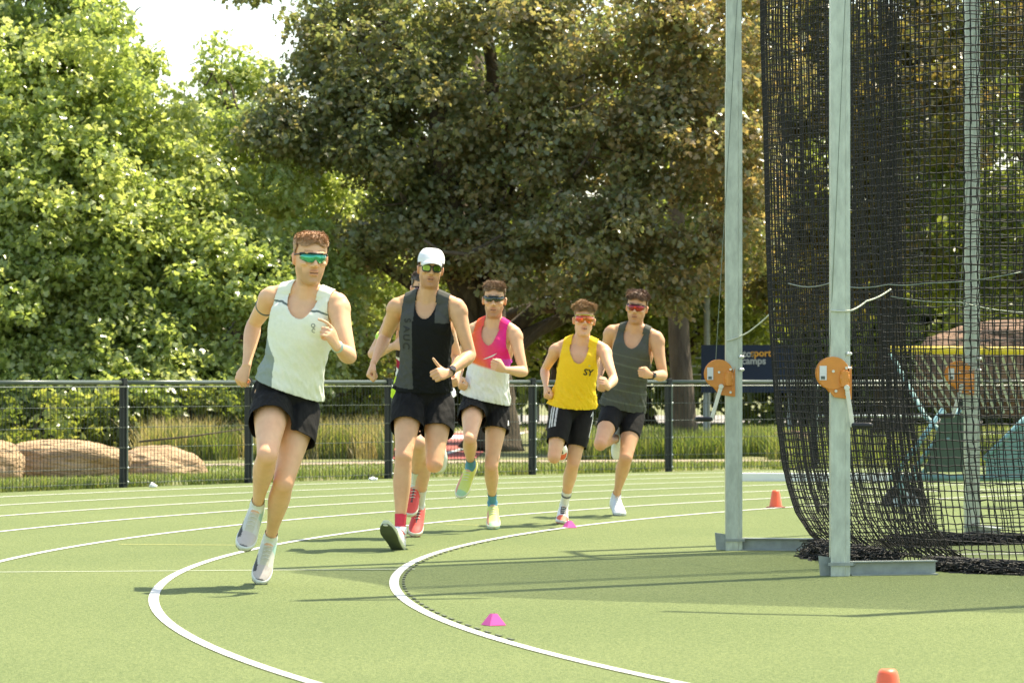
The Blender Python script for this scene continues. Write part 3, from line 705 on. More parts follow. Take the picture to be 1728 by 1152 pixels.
        for i, a in enumerate(np.linspace(-1, 1, 17)):
            x0 = .074 * math.sin(a * 1.25) ; y0 = .012 + .092 * math.cos(a * 1.25)
            ext_ = .070 * math.sqrt(max(0, 1 - a * a * .92)); x1 = x0 * 1.0; y1 = y0 + ext_
            zz0 = .058 - .016 * abs(a) ** 2; zz1 = .056 - .030 * abs(a) ** 2 - .006
            top_.append([(x0, y0, zz0), (x0 * .98, y0 + ext_ * .5, zz0 + .002 - .012 * a * a), (x1 * .93, y1, zz1 - .004)])
        V2 = [hp(*p) for r_ in top_ for p in r_]; n3 = 3
        g.add(V2, [(i * 3 + j, i * 3 + j + 1, (i + 1) * 3 + j + 1, (i + 1) * 3 + j) for i in range(16) for j in range(2)])
        br = g.build('brim', cm, cap, smooth=True); so = br.modifiers.new('s', 'SOLIDIFY'); so.thickness = .003
    # wrist and arm things
    for nm, sd_, tpos, wdt, m_, kind_ in spec.get('bands', []):
        if kind_ == 'wrist': a, b_, rr0 = J['elb' + sd_], J['wr' + sd_], .0275
        else: a, b_, rr0 = J['sh' + sd_], J['elb' + sd_], float(np.interp(tpos, [.12, .3, .5, .7], [.0585, .0525, .048, .043]))
        c = a + (b_ - a) * tpos; d = unit(b_ - a); g = MB(); g.tube([c - d * wdt / 2, c, c + d * wdt / 2], [(rr0 + .0015) * aw, (rr0 + .003) * aw, (rr0 + .0015) * aw], 24)
        bo = g.build(nm, m_, body, smooth=True)
        if nm == 'watch':
            K = J['kn' + sd_]; dd = unit(K - J['wr' + sd_]); sg = -1 if sd_ == 'R' else 1
            nrm = spec.get('palm' + sd_); nrm = orth(np.array(nrm if nrm else (-sg, .15, -.1), float), d)
            g = MB(); c2 = c - nrm * .024 * aw; g.tube([c2, c2 - nrm * .009], [.021, .020], 20, ref=d); g.build('watch_face', mat('watch_glass', (.03, .03, .035), .15), bo)
    # writing: meshes laid on the cloth
    for txt, target, tt, xx, hgt, m_, rot, step in spec.get('marks', []):
        bv = bvh if target == 'vest' else bvs; par = vest if target == 'vest' else sho
        l, f = fr(np.clip(tt, 0, 1)); base = spine(tt) + l * xx * wS
        if isinstance(txt, str):
            cu = bpy.data.curves.new('t', 'FONT'); cu.body = txt; cu.align_x = 'CENTER'; cu.align_y = 'CENTER'; cu.size = 1; cu.resolution_u = 3
            if step == 'bold': cu.offset = .02
            to = bpy.data.objects.new('t', cu); COL.objects.link(to); dg = bpy.context.evaluated_depsgraph_get(); me = bpy.data.meshes.new_from_object(to.evaluated_get(dg))
            pts = [(v.co.x, v.co.y) for v in me.vertices]; fcs = [tuple(p.vertices) for p in me.polygons]
            bpy.data.objects.remove(to); bpy.data.meshes.remove(me)
        else: pts, fcs = txt
        V2 = []; ca, sa = math.cos(R_(rot)), math.sin(R_(rot)); ok = True
        for a_, c_ in pts:
            u_, v_ = (a_ * ca - c_ * sa) * hgt, (a_ * sa + c_ * ca) * hgt
            # the picture shows the wearer's left on the right: text reads along +left
            o_ = Vector(base + l * u_ + up * v_ + f * .4); h, nn, _, _ = bv.ray_cast(o_, Vector(-f))
            if h is None: h = o_ - Vector(f) * .3
            V2.append(np.array(h) + f * .0045)
        g = MB(); g.add(V2, fcs); g.build(spec.get('markname', 'lettering'), m_, par)
    return body, J

def mixc(w, a, b): w = np.clip(w, 0, 1)[:, None]; return np.array(a)[None] * (1 - w) + np.array(b)[None] * w
# ------------------------------------------------------------------ the six runners
def Ygr(py): return FPX * CH / (py - HZ)
SK = (.60, .405, .275)
def v1(t, x, y):
    c = np.tile((.88, .89, .72), (len(t), 1)).astype(float)
    side = (x < -.115 + .02 * (t - .2)) & (t < .55 - 3.2 * np.clip(x + .16, 0, 1)); c[side] = (.30, .35, .30)
    sh = (np.abs(t - (.905 - .35 * np.abs(np.abs(x) - .10))) < .0085) & (np.abs(x) > .06) & (y > 0); c[sh] = (.13, .17, .14)
    return c
def v2(t, x, y):
    c = np.tile((.010, .0105, .010), (len(t), 1)).astype(float)
    e = .075 + .035 * np.clip(.8 - t, -.2, .8); s_ = (x < -e + .0) & (t > .12) | ((np.abs(x) > .066) & (t > .80)); c[s_] = (.085, .087, .074)
    return c
def v3(t, x, y):
    w = (x + .12) / .24; top = mixc(w, (.90, .14, .05), (.86, .03, .24))
    top = top * (1 - np.clip((.62 - t) / .2, 0, 1)[:, None] * np.clip((.02 - x) / .06, 0, 1)[:, None]) + np.array((.95, .30, .04)) * (np.clip((.62 - t) / .2, 0, 1)[:, None] * np.clip((.02 - x) / .06, 0, 1)[:, None])
    top[(x > .10) & (t < .62)] = (.75, .08, .55)
    w2 = np.clip((.485 - .25 * x - t) / .03 + .5, 0, 1)[:, None]
    return top * (1 - w2) + np.array((.84, .84, .78)) * w2
def v4(t, x, y): return np.tile((.95, .62, .035), (len(t), 1)).astype(float)
def v5(t, x, y):
    c = np.tile((.085, .09, .072), (len(t), 1)).astype(float)
    st = (np.sin((t + .10 * x) * 58 + 1.2 * np.sin(t * 17)) > .90) & (t < .75); c[st] = (.125, .135, .105); return c
def v6(t, x, y):
    c = np.tile((.80, .82, .80), (len(t), 1)).astype(float)
    c[(t > .52)] = (.03, .03, .03); c[(t < .52) & (np.abs(t - .30 - .9 * np.abs(x)) < .05)] = (.38, .02, .06); c[(t < .30 + .0 * x) & (x < -.08)] = (.62, .85, .05)
    c[(t > .45) & (x > .09)] = (.82, .82, .80)
    return c
def shoe1(x, y, z):
    c = np.tile((.66, .66, .56), (len(x), 1)).astype(float); c[x > .20] = (.60, .53, .47)
    c[(np.abs(y) < .022) & (x > .08) & (x < .2)] = (.60, .57, .42)
    c[(y > .030) & (x > .13) & (x < .235) & (z < .05)] = (.07, .07, .06); c[(y < -.026) & (x < .12)] = (.40, .62, .52); c[(x > .277)] = (.12, .11, .10); return c
def shoe2(x, y, z):
    c = np.tile((.80, .80, .76), (len(x), 1)).astype(float); c[(z > .07) & (np.abs(y) < .03)] = (.25, .27, .25); return c
def shoe3(x, y, z):
    c = mixc((x - .1) / .16, (.70, .75, .18), (.66, .78, .25)); c[(x > .24)] = (.40, .68, .40); c[(y > .03) & (x > .12)] = (.80, .35, .22); return c
def shoe4(x, y, z):
    c = np.tile((.82, .82, .76), (len(x), 1)).astype(float); c[(np.abs(y) < .024) & (x < .19) & (z > .05)] = (.03, .03, .03); c[(x > .2)] = (.75, .13, .06); return c
def shoe5(x, y, z):
    c = np.tile((.66, .70, .70), (len(x), 1)).astype(float); c[(x > .2)] = (.74, .77, .76); return c
def shoe6(x, y, z):
    c = np.tile((.86, .09, .07), (len(x), 1)).astype(float); c[(y > .03) & (x < .12)] = (.82, .80, .70); c[(np.abs(y) < .006) & (x > .1) & (x < .2)] = (.1, .08, .08); return c

specs = []
specs.append((dict(seed=11, s=1.045, Y=Ygr(987), stance='L', pel=(481, 674), hipR=(458, 677), hipL=(508, 684), neck=(517, 497), shR=(459, 501), shL=(569, 512), top=(527, 387), chin=(523, 479),
    lean=-.10, dsh=-.12, dhip=.07, yaw=17, pitch=6, bend=(.012, .0), headY=-.05,
    kneeR=(451, 768), ankR=(434, 853), heelR=(444, 867), toeR=(409, 929), elbR=(428, 547), wrR=(416, 617), knR=(405, 645),
    kneeL=(478, 815), ankL=(456, 908), heelL=(459, 928), toeL=(437, 986), elbL=(590, 602), wrL=(568, 584), knL=(556, 560),
    sgR=(-1, 1, 1, -1, 1, -1, -1), sgL=(-1, 1, 1, -1, -1, -1, -1), palmL=(-.7, .5, 0), thumbL=(0, -.4, 1), palmR=(.55, .8, 0), indexL=(25, 30, 15),
    skin=(.84, .48, .265), hairc=(.46, .245, .105), beard=.62, beardc=(.44, .24, .10), hairt=.012, tuft=.014, hairline=.074, hw=1.02, hairh=.024, comb=(0, .15),
    vestcol=v1, hem=.10, hemtilt=-.30, flare=.016, neckl=(.080, .80), armh=(.142, .54), twist=1.2,
    shorts=(.010, .024, .46), shl=(-.02, .0), sock=(.045, (.80, .82, .76)), shoe=shoe1, solec=(.76, .78, .68), outc=(.08, .08, .07),
    glasses=dict(col=(.05, .46, .26), col2=(.02, .24, .14), z0=-.010, z1=.034, w=.065),
    marks=[('Q', 'vest', .775, .085, .030, M_inkg, 0, 0), ('C', 'vest', .728, .085, .030, M_inkg, 0, 0)],
    bands=[('arm_band', 'R', .34, .012, mat('armband_grey', (.10, .13, .11), .6), 'arm'), ('bracelet', 'L', .93, .012, mat('bracelet', (.5, .6, .5), .4, metal=.4), 'wrist')]),
    'person in a pale green vest, black shorts and green mirrored sunglasses, leading the pack'))
specs.append((dict(seed=12, s=1.055, Y=Ygr(928), stance='R', heelstrike=True, pel=(714, 670), hipR=(690, 674), hipL=(740, 677), neck=(722, 505), shR=(671, 517), shL=(770, 518), top=(730, 417), chin=(724, 486),
    lean=-.12, dsh=-.10, dhip=.08, yaw=6, pitch=2, headY=-.05, hairh=.030,
    kneeR=(681, 771), ankR=(675, 900), heelR=(683, 929), toeR=(650, 889), elbR=(651, 567), wrR=(630, 613), knR=(621, 634),
    kneeL=(733, 783), ankL=(739, 757), heelL=(738, 735), toeL=(742, 790), elbL=(794, 599), wrL=(757, 629), knL=(739, 631),
    sgR=(-1, -1, -1, -1, 1, -1, -1), sgL=(-1, 1, 1, 1, -1, -1, -1), palmL=(-.2, .9, -.35), thumbL=(0, 0, 1), thumbupL=True, palmR=(.9, .2, 0), thumbR=(0, -1, .2),
    skin=(.76, .42, .22), hairc=(.22, .13, .07), beard=.65, cap=True, hairt=.004,
    vestcol=v2, hem=.08, flare=.014, neckl=(.070, .83), armh=(.142, .50), twist=.5,
    shorts=(.012, .018, .50), sock=(.125, (.72, .05, .08), (.82, .84, .84), (-.02, .045)), shoe=shoe2, solec=(.62, .66, .42), outc=(.10, .12, .06),
    glasses=dict(col=(.35, .55, .06), col2=(.12, .22, .03), two=True),
    marks=[('S', 'vest', .80, -.105, .062, M_ink, -78, 'bold'), ('A', 'vest', .715, -.112, .062, M_ink, -80, 'bold'), ('U', 'vest', .63, -.118, .062, M_ink, -84, 'bold'), ('C', 'vest', .545, -.122, .062, M_ink, -86, 'bold')],
    bands=[('watch', 'L', .90, .020, M_rub, 'wrist')]),
    'person in a white cap, black vest and black shorts with square yellow-green sunglasses'))
specs.append((dict(seed=13, s=.985, Y=Ygr(894), stance='L', pel=(817, 681), hipR=(798, 684), hipL=(840, 689), neck=(833, 548), shR=(800, 556), shL=(868, 562), top=(835, 472), chin=(833, 536),
    lean=-.10, dsh=-.12, dhip=.08, yaw=-3, pitch=4, headY=-.04, hairh=.028, hw=.93,
    kneeR=(793, 741), ankR=(794, 785), heelR=(798, 800), toeR=(773, 846), elbR=(776, 606), wrR=(776, 638), knR=(777, 652),
    kneeL=(829, 786), ankL=(831, 848), heelL=(832, 866), toeL=(833, 894), elbL=(884, 628), wrL=(850, 623), knL=(838, 616),
    sgR=(-1, 1, 1, -1, 1, -1, -1), sgL=(-1, 1, 1, -1, -1, -1, -1), palmL=(-.3, .9, 0), thumbL=(0, 0, 1), palmR=(.9, .2, 0),
    skin=(.78, .45, .25), hairc=(.31, .195, .10), beard=.8, hairt=.014, tuft=.022, hairline=.076, arm=.92, leg=.93, width=.95,
    vestcol=v3, hem=.06, hemtilt=-.25, flare=.024, neckl=(.072, .77), armh=(.130, .50),
    shorts=(.009, .020, .40), sock=(.11, (.09, .30, .44)), shoe=shoe3, solec=(.74, .76, .58), outc=(.15, .5, .4), vox=.0048,
    glasses=dict(col=(.05, .06, .05), z0=-.004, z1=.036, frame=(.04, .05, .05)),
    marks=[(([(-1, -.35), (-.15, -.05), (.95, .42), (.35, -.02), (-.55, -.30)], [(0, 1, 2), (0, 2, 3, 4)]), 'vest', .64, .018, .055, M_white, 10, 0),
           (([(-.5, -.8), (.5, -.8), (.3, .8), (-.1, .8)], [(0, 1, 2, 3)]), 'shorts', -.18, .150, .022, M_white, 0, 0)]),
    'person in a red and white vest, black shorts and lime green shoes with blue socks'))
specs.append((dict(seed=14, s=.94, Y=Ygr(885), stance='L', pel=(966, 686), hipR=(948, 689), hipL=(983, 691), neck=(981, 578), shR=(940, 589), shL=(1019, 591), top=(988, 508), chin=(984, 568),
    lean=-.10, dsh=-.08, dhip=.08, yaw=3, pitch=0, headY=-.04, hairh=.028, hw=.93,
    kneeR=(935, 771), ankR=(943, 752), heelR=(948, 738), toeR=(948, 770), elbR=(919, 624), wrR=(921, 653), knR=(921, 668),
    kneeL=(967, 782), ankL=(952, 852), heelL=(951, 868), toeL=(948, 885), elbL=(1036, 640), wrL=(1026, 654), knL=(1020, 643),
    sgR=(-1, 1, 1, 1, 1, -1, -1), sgL=(-1, 1, 1, -1, -1, -1, -1), palmL=(-.9, .4, 0), thumbL=(-.3, 0, 1), palmR=(.9, .3, 0),
    skin=(.77, .44, .245), hairc=(.43, .27, .125), beard=.05, hairt=.018, tuft=.034, hairline=.070, ntuft=3200, comb=(-.1, .5), arm=.93, leg=.98, width=.98,
    vestcol=v4, hem=.02, flare=.028, neckl=(.080, .72), armh=(.138, .44), xs=-.002,
    shorts=(.006, .012, .70), sock=(.14, (.78, .80, .72), (.10, .10, .10), (.095, .108)), shoe=shoe4, solec=(.80, .78, .72), outc=(.45, .08, .05), vox=.0048, stripes=True,
    glasses=dict(col=(.70, .03, .05), col2=(.60, .22, .03), z0=-.016, z1=.042, w=.070, frame=(.55, .50, .05)),
    marks=[('SY', 'vest', .60, .078, .068, M_ink, -4, 'bold'), (([(-.5, -.5), (.1, -.3), (.5, .5), (.1, .2)], [(0, 1, 2, 3)]), 'shorts', -.06, .125, .035, M_white, 0, 0),
           (([(-.3, -.3), (.3, -.3), (.3, .3), (-.3, .3)], [(0, 1, 2, 3)]), 'vest', .71, .088, .022, mat('faint_badge', (.66, .62, .22), .7), 45, 0)]),
    'person in a yellow vest lettered SY and long black shorts with white side stripes'))
specs.append((dict(seed=15, s=1.0, Y=Ygr(871), stance='L', pel=(1050, 692), hipR=(1034, 694), hipL=(1069, 697), neck=(1072, 558), shR=(1033, 560), shL=(1107, 570), top=(1078, 489), chin=(1071, 546),
    lean=-.10, dsh=-.10, dhip=.06, yaw=-10, pitch=6, headY=-.04, hairh=.026,
    kneeR=(1013, 749), ankR=(1040, 740), heelR=(1046, 722), toeR=(1041, 768), elbR=(1016, 608), wrR=(1011, 640), knR=(1011, 655),
    kneeL=(1056, 772), ankL=(1040, 836), heelL=(1038, 856), toeL=(1048, 872), elbL=(1119, 634), wrL=(1098, 633), knL=(1086, 629),
    sgR=(-1, 1, 1, 1, 1, -1, -1), sgL=(-1, 1, 1, -1, -1, -1, -1), palmL=(-.4, .9, 0), thumbL=(0, 0, 1), palmR=(.9, .3, 0),
    skin=(.71, .385, .205), hairc=(.20, .11, .06), beard=.55, hairt=.020, tuft=.026, hairline=.074, comb=(0, .1), arm=1.04, width=1.03,
    vestcol=v5, hem=.02, hemtilt=-.15, flare=.010, neckl=(.080, .80), armh=(.124, .54),
    shorts=(.004, .004, .56), sock=(.03, (.70, .74, .74)), shoe=shoe5, solec=(.72, .75, .74), outc=(.12, .13, .14), vox=.0048,
    glasses=dict(col=(.42, .03, .03), col2=(.20, .015, .02), z0=-.012, z1=.037),
    bands=[('watch', 'L', .93, .018, M_rub, 'wrist')]),
    'person in a dark grey striped vest and black tights with dark red sunglasses'))
specs.append((dict(seed=16, s=1.02, Y=Ygr(907), stance='R', pel=(714, 676), hipR=(694, 680), hipL=(736, 682), neck=(709, 528), shR=(666, 536), shL=(750, 540), top=(717, 453), chin=(714, 520),
    lean=-.10, dsh=.10, dhip=-.06, yaw=12, pitch=6, headY=-.04, hairh=.024,
    kneeR=(716, 770), ankR=(708, 852), heelR=(712, 878), toeR=(699, 906), elbR=(629, 597), wrR=(664, 584), knR=(680, 580),
    kneeL=(706, 748), ankL=(701, 815), heelL=(706, 829), toeL=(690, 872), elbL=(772, 606), wrL=(772, 632), knL=(770, 645),
    sgR=(-1, 1, 1, -1, 1, -1, -1), sgL=(-1, 1, 1, -1, 1, -1, -1), palmR=(.4, .8, 0),
    skin=(.77, .44, .26), hairc=(.10, .075, .05), beard=.1, hairt=.012, tuft=.016,
    vestcol=v6, hem=.05, flare=.05, neckl=(.075, .82), armh=(.115, .55),
    shorts=(.010, .012, .32), sock=(.15, (.74, .76, .68)), shoe=shoe6, solec=(.82, .76, .58), outc=(.5, .06, .05), vox=.0052,
    glasses=dict(col=(.35, .02, .04), z0=-.020, z1=.030),
    bands=[('arm_band', 'R', .55, .035, mat('armband_lime', (.55, .80, .12), .6), 'arm')]),
    'person in bright red shoes and white, maroon and lime vest, behind the white cap'))
import time as _t
PEOPLE = []
for sp, lb in specs:
    t0 = _t.time(); PEOPLE.append(make_person(sp, lb)); print('person', sp['seed'], round(_t.time() - t0, 1), {k: [round(float(x), 2) for x in v] for k, v in PEOPLE[-1][1].items() if k in ('toeR', 'toeL', 'heelR', 'pel')})
# ------------------------------------------------------------------ boundary fence
def on_circle(px, r):
    a = (px - 864) / FPX; A = 1 + a * a; B = -2 * (a * CX + CY); C = CX * CX + CY * CY - r * r
    Y = (-B + math.sqrt(B * B - 4 * A * C)) / (2 * A); return math.atan2(Y - CY, CX - a * Y)
Rf = 27.68
angs = [on_circle(x, Rf) for x in (208, 419, 655, 898, 1128)]
angs = [angs[0] - R_(4.4) * 2, angs[0] - R_(4.4)] + angs + [angs[-1] + R_(4.6) * i for i in range(1, 9)]
fence = empty('mesh_fence', (CX - Rf * math.cos(angs[4]), CY + Rf * math.sin(angs[4]), 0))
tag(fence, 'long dark welded mesh fence with round top rail curving behind the track', 'fence')
def fpt(t, z, dr=0): return np.array([CX - (Rf + dr) * math.cos(t), CY + (Rf + dr) * math.sin(t), z])
for i, t in enumerate(angs):
    T = np.array([math.sin(t), math.cos(t), 0]); N = np.array([-math.cos(t), math.sin(t), 0])
    b = MB(); b.box(fpt(t, .54), (.060, .060, 1.08), [T, N, (0, 0, 1)]); b.box(fpt(t, 1.082), (.064, .064, .006), [T, N, (0, 0, 1)])
    po = b.build('post', M_black, fence, bevel=.004)
    b = MB()
    b.box(fpt(t, .53, -.036) + T * .022, (.022, .008, 1.0), [T, N, (0, 0, 1)]); b.build('clamp_bar', M_rail, po)
    for z in (.06, .2, .4, .6, .8, 1.0):
        b = MB(); b.ell(fpt(t, z, -.042) + T * .024, (.011, .011, .011), nu=8, nv=6); b.build('bolt', M_bolt, po, smooth=True)
for i in range(len(angs) - 1):
    t0, t1 = angs[i], angs[i + 1]; a, c = fpt(t0, 0), fpt(t1, 0); L = np.linalg.norm(c - a); T = unit(c - a); N = np.array([T[1], -T[0], 0]); N = N if N @ (a - np.array([CX, CY, 0])) < 0 else -N
    b = MB(); b.tube([a + T * .034 + (0, 0, 1.045), c - T * .034 + (0, 0, 1.045)], .022, 12); b.build('top_rail', M_rail, fence, smooth=True)
    b = MB(); o = N * .036
    for z in (.05, .2, .4, .6, .8, 1.0):
        zz = np.array([0, 0, z]); r_ = .0032 if z < 1 else .0070
        b.tube([a + zz + o - T * .0, c + zz + o], r_, 5); 
    b.build('horizontal_wires', M_rail, fence)
    b = MB(); n = int(L / .05); 
    for k in range(n + 1):
        p = a + T * (L * k / n) + o + N * .006; b.tube([p + (0, 0, .03), p + (0, 0, 1.0)], .0026, 4)
    b.build('vertical_wires', M_wire, fence)

# ------------------------------------------------------------------ hammer cage posts, winches
def cage_post(px, py, hgt, w, beam, label, winch=True, join=4.1, beam_len=.62, arm=None, face=0):
    base = G(px, py); base[2] = 0; root = empty('cage_post', tuple(base)); tag(root, label, 'cage post', 'steel posts of the throwing cage')
    x = unit(np.array([math.cos(face), math.sin(face), 0])); y = np.array([-x[1], x[0], 0]); z = np.array([0, 0, 1.]); A = [x, y, z]
    b = MB(); n = 10
    sec = [(-w / 2, -w / 2), (w / 2 - .03, -w / 2), (w / 2 - .022, -w / 2 + .006), (w / 2, -w / 2 + .006), (w / 2, w / 2), (-w / 2, w / 2)]
    b.loft([np.array([base + x * u + y * v + z * h_ for u, v in sec]) for h_ in (0, join)]); b.build('pole', M_galv, root)
    b = MB(); w2 = w * .9; b.box(base + z * (join + (hgt - join) / 2), (w2, w2, hgt - join), A); b.build('upper_pole', M_galv, root)
    for h_ in (1.22, 1.14):
        b = MB(); b.ell(base + x * (w / 2 + .004) + z * h_ - y * .02, (.010, .010, .010), nu=8, nv=6); b.build('bolt', M_bolt, root, smooth=True)
        b = MB(); b.ell(base + x * (w / 2 - .012) + z * h_ - y * (w / 2 + .004), (.010, .008, .010), nu=8, nv=6); b.build('bolt', M_bolt, root, smooth=True)
    bd = unit(np.array([beam[0], beam[1], 0])); bn = np.array([-bd[1], bd[0], 0])
    b = MB(); c = base + bd * (beam_len / 2 + w / 2) + z * .042
    b.box(c, (beam_len, .008, .070), [bd, bn, z]); b.box(c + z * .038, (beam_len, .07, .006), [bd, bn, z]); b.box(c - z * .0335, (beam_len, .10, .006), [bd, bn, z])
    b.build('base_beam', M_galvd, root)
    b = MB(); b.prism([base - bd * .11 + z * .005, base - bd * .02 + z * .005, base - bd * .02 + z * .10, base - bd * .12 + z * .115], bn * .01); b.build('end_plate', M_galvd, root)
    b = MB(); b.box(base + z * .07 - y * (w / 2 + .006), (w + .03, .012, .016), A); b.ell(base + x * (w / 2 + .02) + z * .07, (.016, .016, .016), nu=10, nv=6); b.build('base_clamp', M_galvd, root)
    b = MB(); q = np.array([arm[0], arm[1], 0.]) if arm is not None else bd * .9
    b.tube([base + z * (hgt - .06), base + z * (hgt + .05) + q * .5, base + z * (hgt + .02) + q], .035, 8); b.build('top_arm', M_galv, root, smooth=True)
    if winch is not None:
        s_, wx, wz = winch; c = base + x * (s_ * (w / 2 + .045) + wx) - y * .03 + z * wz
        x0_, z0_ = x, z; x, z = x * 1.2, z * 1.2
        b = MB()
        for yo in (-.05, .045):
            th = np.linspace(0, 2 * math.pi, 25)[:-1]; b.prism([c + x * (.075 * math.cos(t)) + z * (.075 * math.sin(t) + .012) + y * yo for t in th], y * .006)
            b.prism([c + x * (-s_ * .075) + z * .012 + y * (yo + .0065), c + x * (s_ * .072) + z * -.0 + y * (yo + .0065), c + x * (-s_ * .005) + z * -.098 + y * (yo + .0065), c + x * (-s_ * .085) + z * -.108 + y * (yo + .0065), c + x * (-s_ * .085) + z * .05 + y * (yo + .0065)], y * .004)
        b.box(c - x * s_ * .07 - z * .03, (.012, .10, .15), A)
        b.ell(c - x * s_ * .052 - z * .012 - y * .052, (.030, .022, .050), A); b.tube([c - x * s_ * .052 - z * .05 - y * .05, c - x * s_ * .052 + z * .02 - y * .05], .026, 14)
        wi = b.build('winch', M_orange, root, bevel=.002)
        b = MB(); b.tube([c - y * .043 + z * .012, c + y * .043 + z * .012], .045, 20); b.build('drum', M_cable, wi, smooth=True)
        b = MB(); b.prism([c + x * u_ + z * v_ - y * .0535 for u_, v_ in ((s_ * .062, .045), (s_ * .030, .045), (s_ * .030, -.02), (s_ * .062, -.02))], -y * .002); b.build('label_plate', M_white, wi)
        b = MB(); b.prism([c + x * u_ + z * v_ - y * .0562 for u_, v_ in ((s_ * .056, -.002), (s_ * .038, -.002), (s_ * .038, -.016), (s_ * .056, -.016))], -y * .001); b.build('label_print', M_inkg, wi)
        for u_, v_ in ((.0, .02), (-s_ * .06, .035), (-s_ * .06, -.085), (-s_ * .012, -.07)):
            b = MB(); b.tube([c + x * u_ + z * v_ - y * .050, c + x * u_ + z * v_ - y * .062], .008, 8); b.build('bolt', M_zinc, wi)
        hs = c - x * s_ * (.01 if s_ < 0 and wx == 0 else .06) * 1 - z * .055
        b = MB(); b.tube([hs - y * .05, hs - y * .085], .016, 12)
        e = hs - y * .078 + x * s_ * (.050 if wx == 0 else -.025) - z * .17; h2 = hs - y * .078
        b.box((h2 + e) / 2, (.024, .006, np.linalg.norm(e - h2) + .02), [orth(x, e - h2), np.cross(unit(e - h2), orth(x, e - h2)), unit(e - h2)])
        cr = b.build('crank_arm', M_zinc, wi, bevel=.002)
        gdir = unit(x * (1 if s_ < 0 and wx else (-1)) * .85 - y * .5) if wx else unit(-x * .85 * (1) - y * .5)
        b = MB(); b.tube([e, e + gdir * .02, e + gdir * .10, e + gdir * .115], [.012, .0155, .0155, .012], 14); b.build('handle', M_rub, cr, smooth=True)
        x, z = x0_, z0_
        b = MB(); top = base + z * hgt
        pts = [c + x * s_ * .03 + z * .04]; side = base + x * (-s_ * (w / 2 + .02)) + z * 4.4 - y * (w / 2 + .01)
        for q_ in np.linspace(0, 1, 8): pts.append((c + x * s_ * .02 + z * .05) * (1 - q_) + side * q_ + y * (-w / 2 - .0) * math.sin(q_ * math.pi))
        pts.append(top + x * s_ * .02)
        b.tube(pts, .0026, 5); b.build('winch_cable', M_cable, root)
    return root, base
zz = 1.085
c1, b1 = cage_post(1238, 929, 7.0, .104, (.95, -.18), 'galvanised steel cage post with an orange winch on its left side, left of the net', (-1, 0, 1.10), 2.95, .52)
c2, b2 = cage_post(1417, 972, 7.0, .106, (.96, .22), 'nearest galvanised cage post, orange winch crossing its left face, standing before the net', (-1, .055, 1.10), 4.1, .50)
c3, b3 = cage_post(1640, 905, 7.0, .100, (.2, -.9), 'galvanised cage post with small orange winch standing behind the black net', (-1, 0, 1.10), 4.1, .5)
c4, b4 = cage_post(1990, 880, 7.0, .100, (-.6, -.7), 'galvanised cage post at the far right end of the throwing cage', (-1, 0, 1.10), 4.1, .5)
c5, b5 = cage_post(2284, 992.5, 7.0, .104, (-.7, .3), 'galvanised cage post at the near right end of the throwing cage', (-1, 0, 1.10), 4.1, .5)

